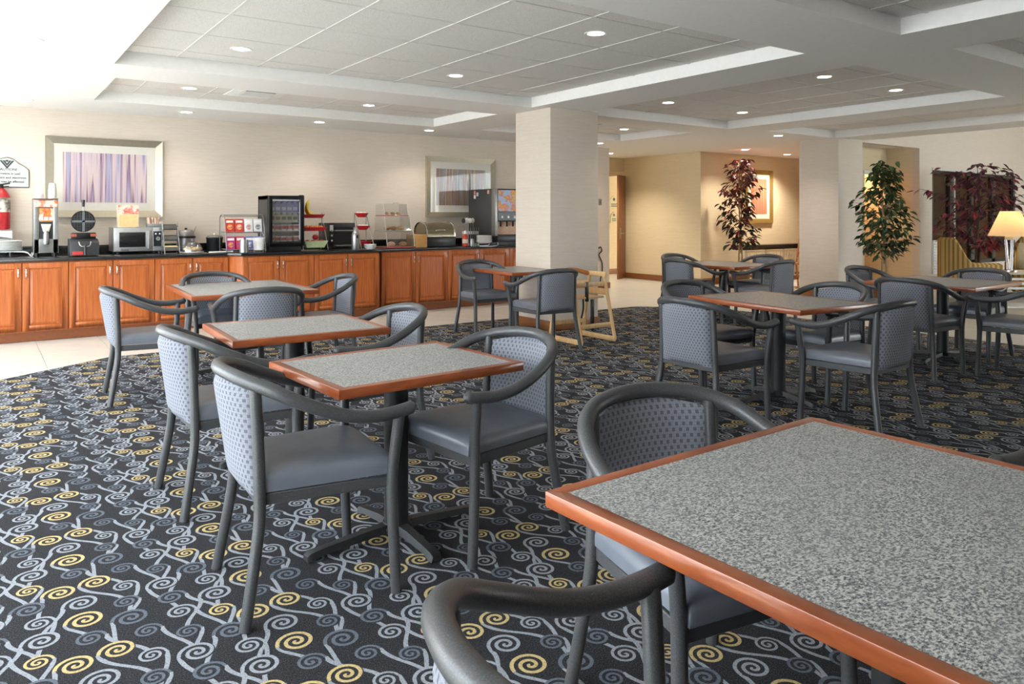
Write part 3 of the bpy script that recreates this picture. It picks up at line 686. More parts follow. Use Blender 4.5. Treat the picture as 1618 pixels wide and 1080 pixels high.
gr.build('waffle_grid', M('#3c3d40', .5), t)
MB().box(-.012, .012, .130, .15, cz-R+.004, cz+R-.004).box(-R+.004, R-.004, .130, .15, cz-.012, cz+.012).build('divider', M('#7c7f82', .4, .5), t)
MB().tube([(0, .16, cz+R), (0, .16, cz+R+.05)], .008, 8).build('handle_rod', STEEL, t)
MB().tube([(0, .16, cz+R+.05), (0, .16, cz+R+.13)], [.014, .018], 10).build('handle', BLACK, t)
MB().tube(catmull([(-.06, .0, .17), (-.04, -.03, .12), (.04, -.03, .12), (.06, .0, .17)], 3), .006, 8).build('lower_bracket', STEEL, t)
MB().tube([(0, -.03, .13), (0, -.06, .015)], [.012, .017], 10).build('lower_handle', BLACK, t)
MB().box(-a+.02, -.02, -.003, .012, .02, .06).build('warning_label', M('#c23b36', .5), t)
# --- microwave
x, y, wd, h = slot(179.5, 260, 359, 401); a = wd/2; D = .42
t = thing('microwave', 'stainless microwave oven with dark door glass and a round dial', 'microwave', (x, y, ZC))
MB().box(-a, a, .015, D, .03, h).build('body', STEEL, t, bevel=.006)
MB().box(-a+.004, a-.135, 0, .018, .034, h-.004).build('door', M('#c2c3c4', .35, .7), t, bevel=.006)
MB().box(-a+.06, a-.215, -.004, .001, .085, h-.06).build('door_window', M('#1c1d20', .12, spec=.7), t, bevel=.004)
MB().box(a-.195, a-.15, -.035, -.0, .06, h-.035).build('door_handle', STEEL, t, bevel=.008)
cpn = MB().box(a-.13, a-.006, .004, .018, .034, h-.004).build('control_panel', M('#c2c3c4', .35, .7), t, bevel=.004)
MB().box(a-.125, a-.03, .0, .005, .09, h-.05).build('control_face', M('#23262c', .3), cpn)
MB().lathe([(.026, -.022), (.028, 0)], 18, (a-.077, .002, .185), 'y').build('dial', CHROME, cpn)
for i in range(2): MB().lathe([(.010, -.003), (.010, 0)], 12, (a-.10+i*.045, .0, h-.08), 'y').build('indicator', WPLAST, cpn)
text('Amana', .030, M('#4a4c50', .5), t, (-a+.08, -.0015, .045))
for sx in (-1, 1):
    for yy in (.05, D-.05): MB().lathe([(.018, 0), (.018, .03)], 10, (sx*(a-.05), yy, 0)).build('foot', BLACK, t)
zm = ZC+h
bx = thing('carton', 'cream and red printed carton standing on the microwave', 'box', (xY(203, y+.1), y+.10, zm))
MB().box(-.115, .115, 0, .09, 0, .27).build('box', M('#e9d9b8', .6), bx, bevel=.002)
MB().box(-.113, .113, -.001, 0, .16, .268).build('printed_top', print_mat('carton_print', 0, '#f3ead8', '#e5a58c', '#d8473a', '#f3ead8'), bx)
MB().box(-.10, .10, -.0012, 0, .01, .155).build('printed_front', M('#e6c78e', .6), bx)
bk_ = thing('packet_basket', 'small wire basket of tea packets on the right end of the microwave', 'basket', (xY(245, y+.1), y+.14, zm))
MB().box(-.085, .085, -.06, .06, 0, .045).build('basket', M('#9a9da0', .4, .6), bk_, bevel=.004)
for i in range(9): 
    c = ['#ead9bf', '#d9857a', '#e9c9a0', '#e8e2d8'][i % 4]; q = MB().box(-.006, .006, -.05, .05, 0, .10).build('packet', M(c, .6), bk_, smooth=False)
    q.location = (-.068+i*.017, 0, .02); q.rotation_euler = (0, random.uniform(-.25, .25), 0)
# --- three-tier wire rack of sachets
x, y, wd, h = slot(259, 284, 348, 401); a = .085
t = thing('tiered_wire_rack', 'small three-tier wire rack of sachets right of the microwave', 'rack', (x, y+.06, ZC))
for s in (-1, 1): MB().tube([(s*a, -.10, .0), (s*a, .06, h*.95)], .005, 6).build('upright', WIRE, t); MB().tube([(s*a, .10, .0), (s*a, .06, h*.95)], .005, 6).build('upright', WIRE, t)
for i in range(3):
    zz = .03+i*h*.32; yy = -.07+.05*i; b_ = MB().box(-a, a, yy, yy+.11, zz, zz+.01).box(-a, a, yy, yy+.006, zz, zz+.055).box(-a, a, yy+.104, yy+.11, zz, zz+.055)
    sh = b_.build('basket', M('#6b6a66', .5, .5), t); MB().box(-a+.01, a-.01, yy+.015, yy+.095, zz+.01, zz+.07).build('sachets', [M('#cbb682', .6), M('#3a312b', .6), M('#4a3f36', .6)][i], sh, bevel=.012)
# --- soup warmer behind, crock pot, dome
x, y, wd, h = slot(284, 312, 361, 397); r = wd/2
t = thing('soup_kettle', 'steel soup kettle with black collar and lid behind the glass dome', 'kettle', (x, y+r+.05, ZC))
MB().lathe([(r*.9, 0), (r*.95, .02), (r, .05), (r, h*.60)], 28).build('body', STEEL, t)
MB().lathe([(r*1.12, h*.58), (r*1.12, h*.66), (r*.95, h*.68)], 28).build('collar', BLACK, t)
ld = MB().lathe([(r*.96, h*.68), (r*.96, h*.84), (r*.8, h*.92), (.02, h*.95)], 28).build('lid', STEEL, t)
MB().ball((0, 0, h*.98), .018).build('knob', BLACK, ld)
MB().tube([(r*.7, -r*.4, h*.7), (r*1.05, -r*.5, h*1.1)], .006, 6).build('ladle_handle', STEEL, t)
x, y, wd, h = slot(289, 325, 377, 402); r = wd/2
t = thing('cake_dome', 'clear dome over pastries on a plate in front of the soup kettle', 'dome', (x, y+r, ZC))
MB().lathe([(r*.7, 0), (r*1.02, .012), (r*1.04, .02), (0, .016)], 30).build('plate', WPLAST, t)
MB().lathe([(r*.98, .02), (r*.97, .05), (r*.86, h*.45), (r*.6, h*.70), (r*.2, h*.82), (.0, h*.83)], 30).build('dome', CLEAR, t)
MB().lathe([(.012, h*.83), (.02, h*.9), (.024, h*.97), (0, h)], 14).build('knob', acrylic('acrylic_knob', '#ffffff', .4), t)
for i, (px, py, c) in enumerate([(-.06, -.05, '#d9c3a3'), (.03, -.07, '#cfae84'), (.07, .03, '#d8bf9b'), (-.03, .05, '#b97f66')]):
    tag(MB().ball((0, 0, 0), .05, 12, (1.1, 1, .62)).build('pastry', M(c, .7, vary=.2)), '%s pastry under the clear dome' % ['pale round', 'tan front', 'golden right-hand', 'pinkish rear'][i], 'pastry', 'pastries under the dome').location = (x+px, y+r+py, ZC+.05)
x, y, wd, h = slot(329, 355, 374, 396); r = wd/2
t = thing('crock_pot', 'matte black round soup crock with glass lid', 'pot', (x, y+r, ZC))
MB().lathe([(r*.86, 0), (r*.92, .01), (r*.98, h*.85), (r*1.05, h*.9), (r*1.05, h*.95), (r*.95, h*.95)], 28).build('body', M('#24272c', .45), t)
ld = MB().lathe([(r*1.0, h*.95), (r*.9, h*1.06), (r*.3, h*1.12), (0, h*1.12)], 28).build('lid', acrylic('lid_glass', '#e8e8e6', .3, .1), t)
MB().ball((0, 0, h*1.17), .016).build('knob', WPLAST, ld)
x, y = at(350, 399, ZC); t = thing('tongs', 'white serving tongs lying in front of the black crock', 'tongs', (x, max(y, 9.83), ZC))
for s in (-1, 1): MB().tube(catmull([(.13, 0, .012), (0, s*.02, .012), (-.10, s*.025, .01), (-.15, s*.008, .01)], 4), [.007]*13, 6).build('arm', WPLAST, t)
MB().lathe([(.012, .004), (.012, .022)], 10, (.13, 0, 0)).build('hinge', WPLAST, t)
# --- cereal rack
x0, y0 = xY(366, 9.72), 9.76
t = thing('cereal_rack', 'wire rack of small cereal boxes left of the glass-door fridge', 'rack', (xY(388, 9.85), 9.90, ZC+.006)); a = .245; hh = .47
for s in (-1, 1):
    MB().tube(catmull([(s*a, -.09, 0), (s*a, -.06, .18), (s*a, 0, hh*.85), (s*a, .06, hh), (s*a, .22, hh*.96), (s*a, .24, .3), (s*a, .24, 0)], 4), .006, 6).build('side_wire', WIRE, t)
for yy, zz in ((-.075, .03), (-.03, .25), (.06, hh), (.22, hh*.96), (.2, .03), (.2, .25)): MB().tube([(-a, yy, zz), (a, yy, zz)], .005, 6).build('cross_wire', WIRE, t)
for zz, yy in ((.02, -.06), (.245, -.01)): MB().box(-a+.01, a-.01, yy, yy+.17, zz, zz+.008).build('shelf', M('#9d9fa2', .4, .7), t)
CB = [[('#c63a2c', '#e9a15a', 'red'), ('#cc4030', '#f0c9a0', 'orange-red'), ('#e6e4e4', '#b56a62', 'white'), ('#e3e1e3', '#54585f', 'pale grey')],
      [('#b02a78', '#e8a13a', 'magenta'), ('#c8324e', '#8a3f9c', 'pink'), ('#7078b8', '#d6d8ea', 'blue'), ('#8088c4', '#e9e4e0', 'lilac')]]
for rw in range(2):
    for i in range(4):
        c0, c1, nm = CB[rw][i]; zz, yy = ((.253, .0), (.028, -.05))[rw]
        o = thing('cereal_box', '%s miniature cereal box on the %s shelf of the wire rack' % (nm, ('upper', 'lower')[rw]), 'cereal box', (xY(388, 9.85)-.178+i*.118, 9.90+yy, ZC+zz), 0, 'miniature cereal boxes')
        o.rotation_euler = (-.18, 0, 0)
        MB().box(-.052, .052, 0, .05, 0, .175).build('carton', M(c0, .5), o, bevel=.002, seg=1)
        MB().lathe([(0, -.0015), (.034, -.0015), (.036, 0)], 16, (.0, 0, .07), 'y').build('printed_bowl', print_mat('cereal_print_%d%d' % (rw, i), 0, c1, '#f2e8d8', c1, c0), o)
        MB().box(-.042, .042, -.001, 0, .125, .155).build('printed_band', M('#f3efe6', .5), o, smooth=False)
x, y = at(389, 400, ZC); y = max(y, 9.66)
tag(MB().lathe([(.05, 0), (.055, .005), (.055, .165), (.05, .165), (.048, .02)], 20).build('steel_beaker', STEEL), 'brushed steel beaker in front of the cereal rack', 'beaker').location = (x+.02, y, ZC)
x, y = at(409, 398, ZC); y = max(y, 9.68)
t = thing('utensil_crock', 'white ribbed utensil crock on a wire stand by the fridge', 'crock', (x, y, ZC))
MB().lathe([(.062, .03), (.075, .18), (.078, .185), (.068, .185), (.058, .05)], 22).build('pot', WPLAST, t)
MB().lathe([(.068, .022), (.072, .026), (.068, .03)], 22).build('wire_ring', WIRE, t)
for k in range(4): q = k*PI/2+.4; MB().tube([(.07*math.cos(q), .07*math.sin(q), .03), (.078*math.cos(q), .078*math.sin(q), 0)], .004, 6).build('leg', WIRE, t)
MB().tube(catmull([(.02, 0, .18), (.03, .01, .24), (.05, .01, .25), (.06, .0, .2)], 3), .006, 6).build('handle', WIRE, t)
# --- glass-door fridge
y = 9.72; x0, x1 = xY(425, y), xY(481, y); a = (x1-x0)/2; x = (x0+x1)/2; h = zY(452, 309, y)-ZC; D = .46; zf = .07
t = thing('display_fridge', 'black countertop fridge with glass door and lit shelves', 'fridge', (x, y, ZC))
sh = MB().box(-a, a, D-.03, D, zf, h).box(-a, -a+.03, .05, D, zf, h).box(a-.03, a, .05, D, zf, h).box(-a, a, .05, D, zf, zf+.04).box(-a, a, .05, D, h-.05, h)
sh.build('cabinet', M('#2a2c2f', .3), t, bevel=.004)
MB().box(-a+.031, a-.031, D-.04, D-.031, zf+.05, h-.06).build('liner', M('#cfd2d8', .5), t)
f = .045; dr = MB()
for r_ in (rect(-a, -a+f, zf, h), rect(a-f, a, zf, h), rect(-a+f, a-f, zf, zf+f*1.3), rect(-a+f, a-f, h-f, h)): dr.prism(r_, 0, .045)
dd = dr.build('door', BLACK, t, bevel=.004); MB().box(-a+f, a-f, .02, .026, zf+f*1.3, h-f).build('glass', CLEAR, dd, smooth=False)
MB().box(a-.06, a-.01, -.01, .05, h, h+.012).build('hinge_cap', BLACK, t, bevel=.003)
MB().box(-a+.02, a-.02, .06, D-.05, .0, zf).build('base', BLACK, t, bevel=.004)
FI = [zf+.06]+[zY(452, v, y)-ZC for v in (372, 356, 338)]
FI = [zf+.055, .325*h+.035, .50*h+.02, .70*h+.0]
for z_ in FI[1:]: MB().box(-a+.032, a-.032, .06, D-.05, z_-.008, z_).build('shelf', M('#dfe2e6', .4), t)
LL = emis('fridge_led', '#e8ecff', .35)
MB().box(a-.045, a-.033, .055, .07, zf+.08, h-.08).build('light_strip', LL, t); MB().box(-a+.05, a-.05, .055, .07, h-.065, h-.053).build('light_strip', LL, t)
cart = [('#8f92c4', .085, .15), ('#c9c6b4', .08, .13), ('#d9d3d2', .075, .085), ('#c98a86', .075, .075)]
for lvl, (zz, n) in enumerate(zip(reversed(FI), (5, 5, 5, 5))):
    c, wdt, hh = cart[lvl]; nm = ['lilac milk carton', 'cream milk carton', 'white yogurt cup', 'red and white yogurt cup'][lvl]; sn = ['top', 'second', 'third', 'bottom'][lvl]
    for i in range(n):
        px = x-a+.07+i*(2*a-.14)/(n-1)*(.93 if lvl < 2 else 1)
        o = thing('milk_carton' if lvl < 2 else 'yogurt_cup', '%s, %s from the left on the %s fridge shelf' % (nm, ORD[i], sn), 'carton' if lvl < 2 else 'yogurt', (px, y+.12, ZC+zz), 0, 'dairy packs in the fridge')
        if lvl < 2:
            MB().prism([(-.038, 0), (.038, 0), (.038, hh*.72), (.006, hh), (-.006, hh), (-.038, hh*.72)], -.03, .04).build('carton', M(c, .5), o, bevel=.002, seg=1)
            MB().box(-.028, .028, -.0315, -.03, .03, .07).build('print', M(['#e9e9f2', '#55534c'][lvl], .5), o, smooth=False)
        else:
            MB().lathe([(.030, 0), (.038, hh*.95), (.041, hh), (0, hh)], 16).build('cup', WPLAST, o)
            MB().lathe([(.0335, hh*.25), (.0375, hh*.75), (.0365, hh*.75), (.0325, hh*.25)], 16).build('label_band', M(['#b8433c', '#c0322e'][lvl-2], .5), o)
# --- three-tier fruit stand
x, y, wd, h = slot(486, 514, 330, 396); y = max(9.66, y)
t = thing('fruit_stand', 'tiered stand with two red trays and a green bowl of fruit', 'fruit stand', (x, y+.12, ZC+.006))
def tray(w0, w1, z, dz, yy, c, nm, par):
    o = MB(); rr = []
    for s, q in ((w0, 0), (w1, dz), (w1-.012, dz), (w0-.012, .01)): rr.append([(-s, yy-s*.62, z+q), (s, yy-s*.62, z+q), (s, yy+s*.62, z+q), (-s, yy+s*.62, z+q)])
    o.grid(rr, closed_v=True); n = len(o.v); o.f += [(3, 2, 1, 0), (n-4, n-3, n-2, n-1)]; return o.build(nm, M(c, .4), par, smooth=False)
zt = [.03, .255, .43]
tray(.12, .165, zt[0], .09, -.02, '#b9c89a', 'green_bowl', t); tray(.13, .165, zt[1], .05, .02, '#b0232b', 'red_tray', t); tray(.12, .155, zt[2], .05, .06, '#a81f29', 'red_tray', t)
for s in (-1, 1):
    MB().tube([(s*.172, -.10, 0), (s*.16, .10, .50)], .006, 6).build('upright', STEEL, t); MB().tube([(s*.172, .16, 0), (s*.16, .10, .50)], .006, 6).build('upright', STEEL, t)
bn = thing('banana_bunch', 'bunch of yellow bananas standing on the top red tray', 'bananas', (x-.04, y+.18, ZC+zt[2]+.02))
for k in range(3):
    q = -.5+k*.45; P = catmull([(.09, q*.08, .02), (.02, q*.10, .03), (-.03, q*.08, .09), (-.02, q*.03, .18), (.005, 0, .24)], 3); MB().tube(P, [.008]+[.019]*(len(P)-4)+[.015, .009, .007], 8).build('banana', M('#d7c22f', .5, vary=.15), bn)
def fruit(px, py, pz, r, c, nm, lb, grp):
    o = thing(nm, lb, nm, (px, py, pz), 0, grp)
    MB().lathe([(.0, -r*.78), (r*.5, -r*.8), (r*.92, -r*.35), (r, .1*r), (r*.8, r*.62), (r*.3, r*.82), (0, r*.68)], 14).build('flesh', M(c, .35, vary=.2, scale=30), o, ang=80)
    MB().tube([(0, 0, r*.66), (r*.1, 0, r*1.0)], r*.06, 5).build('stem', M('#4a3420', .7), o)
for i in range(4): fruit(x-.10+i*.066, y+.11, ZC+zt[1]+.05, .036, '#d9852a', 'orange', 'orange on the middle red tray, %s from the left' % ORD[i], 'oranges on the middle tray')
for i, (px, py, pz) in enumerate([(-.10, -.02, 0), (-.025, -.04, 0), (.055, -.03, 0), (.11, 0, 0), (.03, .02, .068)]):
    fruit(x+px, y+.10+py, ZC+zt[0]+.075+pz, .042, '#a8212c', 'apple', ['leftmost red apple in the green bowl', 'second red apple from the left in the green bowl', 'third red apple from the left in the green bowl', 'rightmost red apple in the green bowl', 'topmost red apple piled in the green bowl'][i], 'red apples in the green bowl')
# --- toaster oven
x, y, wd, h = slot(520, 561, 352, 393); y = max(y, 9.74); a = wd/2
t = thing('conveyor_toaster', 'black and steel conveyor toaster between fruit stand and red bowls', 'toaster', (x, y, ZC))
MB().box(-a+.07, a, .06, .40, .03, h).build('housing', M('#2a2a2b', .35), t, bevel=.005)
MB().box(-a, -a+.07, .0, .40, .03, h).build('control_tower', BLACK, t, bevel=.005)
MB().box(-a+.07, a, .0, .06, h-.06, h).build('hood', M('#3a3b3c', .3), t, bevel=.004)
MB().box(-a+.085, a-.01, -.02, .06, h-.115, h-.10).build('feed_rack', STEEL, t, bevel=.003)
MB().box(-a+.085, a-.01, -.07, .06, .04, .055).build('exit_tray', STEEL, t, bevel=.003)
MB().box(-a+.09, a-.02, .05, .062, .07, h-.13).build('opening', M('#0c0c0c', .6), t)
for i in range(3): MB().lathe([(.014, -.014), (.016, 0)], 12, (-a+.035, .0, .12+i*.07), 'y').build('knob', CHROME, t)
MB().box(-a+.01, -a+.06, -.002, 0, h-.11, h-.03).build('rating_plate', M('#c9cacb', .4), t)
for sx in (-1, 1):
    for yy in (.05, .36): MB().lathe([(.015, 0), (.015, .03)], 8, (sx*(a-.04), yy, 0)).build('foot', BLACK, t)
# --- three red bowls on a stand + thermos + small bowl stack
x, y, wd, h = slot(562, 588, 343, 394); y = max(9.72, y)
t = thing('bowl_stand', 'tiered wire stand with three red bowls of packets', 'stand', (x+.075, y+.16, ZC+.006))
for k, (yy, zz) in enumerate(((-.03, .04), (.04, .26), (.09, .44))):
    b_ = MB().lathe([(.055, zz), (.10, zz+.055), (.104, zz+.06), (.097, zz+.06), (.05, zz+.012), (0, zz+.012)], 22, (0, yy, 0)).build('red_bowl', RED, t)
    if k:
        for i in range(6): q = MB().box(-.016, .016, -.02, .02, 0, .02).build('creamer', WPLAST, b_, bevel=.004, seg=1); q.location = (.055*math.cos(i*1.05), yy+.05*math.sin(i*1.05), zz+.05); q.rotation_euler = (.3*i, .5, i)
for s in (-1, 1): MB().tube([(s*.10, -.13, 0), (s*.09, .13, .50)], .006, 6).build('upright', STEEL, t); MB().tube([(s*.10, .16, 0), (s*.09, .13, .50)], .006, 6).build('upright', STEEL, t)
x, y = at(571, 395, ZC); t = thing('thermos', 'slim steel thermos jug in front of the red bowl stand', 'thermos', (x, max(y, 9.68), ZC))
MB().lathe([(.05, 0), (.055, .01), (.055, .20), (.045, .235), (.035, .245)], 20).build('body', STEEL, t); MB().lathe([(.036, .245), (.036, .265), (.02, .285), (0, .285)], 18).build('lid', STEEL, t)
MB().box(-.012, .012, -.058, -.053, .16, .20).build('spout', BLACK, t)
x, y = at(591, 394, ZC); t = thing('bowl_stack', 'low stack of white bowls beside the steel thermos', 'bowls', (x, max(y, 9.70), ZC))
for i in range(3): MB().lathe([(.05, i*.018), (.085, i*.018+.03), (.088, i*.018+.034), (.08, i*.018+.034), (.045, i*.018+.01)], 24).build('bowl', WPLAST, t)
# --- pastry case
x, y, wd, h = slot(604, 647, 322, 391); y = 9.80; a = wd/2
t = thing('pastry_case', 'clear stepped acrylic pastry case with three trays', 'display case', (x, y, ZC)); D = .46
steps = [(0, D, .0, .235), (.08, D, .235, .46), (.15, D, .46, h)]
for i, (ya, yb, za, zb) in enumerate(steps):
    m = a-.015*i; s_ = MB()
    pr = [(ya, za+.02), (ya+.05, zb), (yb, zb), (yb, za+.02)]
    V = [(-m, p, q) for p, q in pr]+[(m, p, q) for p, q in pr]
    s_.add(V, [(0, 1, 2, 3), (4, 7, 6, 5), (0, 4, 5, 1), (1, 5, 6, 2)]); s_.build('acrylic_bin', CLEAR, t, smooth=False)
    MB().box(-m, m, ya-.01, yb, za+.004, za+.016).build('tray', [M('#b5585c', .45), M('#9d9a94', .5), M('#a5443e', .45)][i], t, bevel=.003)
    MB().tube([(-.05, ya+.03, zb+.01), (.05, ya+.03, zb+.01)], .006, 6).build('door_pull', acrylic('pull_acrylic', '#ffffff', .5), t)
    for s in (-1, 1): MB().tube([(s*m, ya, za+.02), (s*m, ya+.05, zb)], .004, 6).build('edge_strip', M('#d9d9d6', .3), t)
for lvl, items in enumerate([[(-.10, '#e0b7a2', 'glazed pink pastry'), (.09, '#c99a62', 'golden round loaf')], [(-.12, '#c3814a', 'brown muffin'), (-.02, '#b97a3e', 'amber muffin'), (.09, '#d0a268', 'pale muffin')], [(-.10, '#c6935c', 'croissant'), (.0, '#b87b42', 'danish'), (.09, '#cda572', 'bagel')]]):
    ya, za = steps[lvl][0], steps[lvl][2]
    for px, c, nm in items:
        o = MB().ball((0, 0, 0), .058-.012*lvl, 14, (1.05, 1.0, .65)).build('pastry', M(c, .6, vary=.25)); tag(o, '%s on the %s tray of the clear pastry case' % (nm, ['bottom', 'middle', 'top'][lvl]), 'pastry', 'pastries in the clear case')
        o.location = (x+px, y+ya+.13, ZC+za+.055-.006*lvl)
# --- cardboard box
x, y, wd, h = slot(657, 675, 371, 391); o = thing('cardboard_box', 'plain brown cardboard box between pastry case and chafing dish', 'box', (x, y, ZC))
MB().box(-wd/2, wd/2, 0, .30, 0, h).build('carton', M('#b98a4e', .7), o, bevel=.002); MB().box(-wd/2-.001, wd/2+.001, -.002, .302, h, h+.004).build('flap', M('#c79a60', .7), o)
# --- roll-top chafing dish
x, y, wd, h = slot(675, 722, 351, 390); a = wd/2; y = max(9.82, y); D = .42; r = D/2
t = thing('chafing_dish', 'roll-top chafing dish with polished steel lid and black base', 'chafing dish', (x, y, ZC))
MB().box(-a, a, 0, D, 0, h*.42).build('base', BLACK, t, bevel=.02)
hz = h*.42; rows = []
for i in range(13):
    q = PI*i/12; rows.append([(s*m, r-r*.97*math.cos(q), hz+(h-hz)*math.sin(q)**.8) for s, m in ((-1, a*.94), (1, a*.94))])
dm = MB().grid(rows); n = len(dm.v); dm.f.append(tuple(range(0, n, 2))); dm.f.append(tuple(reversed(range(1, n, 2)))); dm.build('roll_lid', M('#a79f86', .2, .95), t, ang=40)
for s in (-1, 1): MB().tube([(s*a*.95, r-r*.99*math.cos(PI*i/12), hz+(h-hz)*1.02*max(0, math.sin(PI*i/12))**.8) for i in range(13)], .012, 8).build('lid_rim', CHROME, t)
MB().tube(catmull([(-.07, .03, hz+.10), (-.06, .0, hz+.10), (.06, .0, hz+.10), (.07, .03, hz+.10)], 3), .007, 8).build('handle', CHROME, t)
# --- ketchup, creamer pitcher, plates, spoons
x, y = at(735, 389, ZC); t = thing('sauce_bottle', 'red sauce bottle with white cap right of the chafing dish', 'bottle', (x, y, ZC))
MB().lathe([(.042, 0), (.045, .01), (.045, .15), (.02, .19)], 16).build('body', M('#b23a2c', .35), t); MB().lathe([(.02, .19), (.018, .21), (.008, .24), (0, .24)], 12).build('cap', WPLAST, t)
MB().lathe([(.0455, .05), (.0455, .11), (.045, .11)], 16).build('label_band', M('#c9b9a4', .5), t)
x, y = at(750, 389, ZC); t = thing('steel_pitcher', 'small steel milk pitcher beside the sauce bottle', 'pitcher', (x, max(y, 9.78), ZC))
MB().lathe([(.035, 0), (.042, .04), (.034, .10), (.037, .115), (.03, .11)], 16).build('body', STEEL, t); MB().tube(catmull([(.036, 0, .10), (.065, 0, .08), (.04, 0, .03)], 4), .005, 6).build('handle', STEEL, t)
x, y = at(774, 389, ZC); t = thing('plate_rack', 'wire rack of white plates left of the juice machine', 'rack', (x, y+.16, ZC+.005))
for s in (-1, 1): MB().tube(catmull([(-.17, s*.12, .04), (-.15, s*.12, .0), (.15, s*.12, .0), (.17, s*.12, .05)], 3), .005, 6).build('wire_foot', WIRE, t)
for i in range(4): MB().tube([(-.12+i*.08, -.12, .04), (-.12+i*.08, .12, .04)], .004, 6).build('wire', WIRE, t)
t2 = thing('plate_stack', 'stack of small white plates left of the juice machine', 'plates', (x, y+.16, ZC+.050))
for i in range(8): MB().lathe([(.07, i*.014), (.11, i*.014+.008), (.125, i*.014+.016), (.12, i*.014+.018), (.07, i*.014+.006)], 26).build('plate', WPLAST, t2)
t = thing('spoon_caddy', 'wire caddy of serving spoons behind the plate stack', 'caddy', (xY(743, 10.25), 10.25, ZC))
MB().box(-.12, .12, -.06, .06, .0, .02).box(-.12, .12, -.06, .06, .17, .22).build('tray', WPLAST, t, bevel=.004)
for i in range(7): MB().tube([(-.12+i*.04, -.065, .0), (-.12+i*.04, -.065, .28)], .004, 6).build('wire', WIRE, t)
for i, px in enumerate((-.10, -.04, .02, .07)):
    MB().tube([(px, 0, .2), (px-.02, 0, .36)], .006, 6).build('spoon_handle', STEEL, t); MB().ball((px-.025, 0, .39), .04, 10, (1, .35, 1.1)).build('spoon_bowl', [M('#3a3836', .4), WPLAST, WPLAST, M('#d9d2c4', .4)][i], t)
# --- juice machine
y = 9.80; x0, x1 = xY(782, y), xY(834, y); a = (x1-x0)/2; h = zY(795, 298, y)-ZC; D = .78
t = thing('juice_machine', 'tall black juice machine with orange fruit picture, half behind the pillar', 'juice machine', ((x0+x1)/2, y, ZC))
MB().box(-a, a, .10, D, .0, h).build('housing', M('#3b3c3e', .35), t, bevel=.006)
MB().box(-a, a, .0, .10, h*.42, h).build('front_head', BLACK, t, bevel=.006)
MB().box(-a-.002, -a+.05, -.004, .10, .15, h).build('side_trim', STEEL, t, bevel=.003)
MB().box(-a+.06, a-.02, -.006, 0, h*.60, h-.02).build('fruit_picture', print_mat('fruit_print', 0, '#3f6b2a', '#e8b52a', '#e0701e', '#9fc3e6'), t)
MB().box(-a+.06, a-.02, -.004, 0, h*.44, h*.585).build('button_panel', M('#1a1b1d', .3), t)
for i in range(3):
    MB().box(-a+.12+i*.12, -a+.15+i*.12, -.012, -.004, h*.48, h*.52).build('button', WPLAST, t)
    MB().tube([(-a+.13+i*.12, .03, h*.43), (-a+.13+i*.12, .03, h*.33)], .015, 8).build('nozzle', BLACK, t)
MB().box(-a+.06, a-.02, .085, .10, .17, h*.42).build('splash_panel', M('#c99f80', .4), t)
MB().box(-a+.02, a-.02, -.03, .10, .05, .15).build('drip_tray', M('#2a2b2d', .35), t, bevel=.004)
for i, (px, pz, c) in enumerate([(.22, h-.05, '#d97f6a'), (.22, h-.12, '#e9d9cf'), (.30, h-.08, '#b9c9cd'), (.62, h-.05, '#d9a090')]):
    MB().box(-a-.003, -a, D-px, D-px+.055, pz-.03, pz+.03).build('sticker', M(c, .5), t, smooth=False)

# ================================================================== ON THE WALLS
def stripes(name, cols, seedv):
    g = N(name); o = g.obj(); f = g.noise(g.map(o, (9, 1, .22), loc=(seedv, 0, 0)), 1, 3, .65); f2 = g.noise(o, 55, 3, .7)
    st = [(.36+.28*i/(len(cols)-1), hx(c)) for i, c in enumerate(cols)]
    return g.done(g.mix(g.math('MULTIPLY', f2, .2), g.ramp(f, st), hx('#d6cbd0')), .35)
PGLASS = acrylic('picture_glass', '#ffffff', .018, .0)
def picture(x0, x1, z0, z1, y, fw, mw, art, frame, label, dx=0, axis='y'):
    t = thing('framed_picture', label, 'picture', ((x0+x1)/2, y, (z0+z1)/2)); a, b = (x1-x0)/2, (z1-z0)/2
    o_ = rect(-a, a, -b, b); i_ = rect(-a+fw, a-fw, -b+fw, b-fw)
    for k in range(4):
        l = (k+1) % 4; m = MB(); q0, q1, r1, r0 = o_[k], o_[l], i_[l], i_[k]
        m.add([(q0[0], -.002, q0[1]), (q1[0], -.002, q1[1]), (r1[0], -.002, r1[1]), (r0[0], -.002, r0[1]), (q0[0], -.045, q0[1]), (q1[0], -.045, q1[1]), (r1[0], -.022, r1[1]), (r0[0], -.022, r0[1])],
              [(0, 1, 2, 3), (4, 7, 6, 5), (0, 4, 5, 1), (1, 5, 6, 2), (2, 6, 7, 3), (3, 7, 4, 0)]); m.build('frame_rail', frame, t, smooth=False)
    MB().box(-a+fw, a-fw, -.014, -.002, -b+fw, b-fw).build('mat_board', M('#dedad0', .7, vary=.02), t, smooth=False)
    n = fw+mw; MB().box(-a+n, a-n, -.017, -.014, -b+n, b-n).build('artwork', art, t, smooth=False)
    MB().box(-a+fw, a-fw, -.0205, -.019, -b+fw, b-fw).build('glass', PGLASS, t, smooth=False)
CHAMP = M('#c9c0ac', .28, .75, .04)
picture(xY(71, YW), xY(256, YW), zY(160, 343, YW), zY(160, 219, YW), YW, .085, .10, stripes('violet_stripe_art', ['#6d6a94', '#a9a3c4', '#d6bfc9', '#dcc7c2', '#7a4f7c', '#b5aecb', '#a7a6c2'], 1.3), CHAMP, 'wide champagne-framed print of violet and pink stripes above the waffle maker')
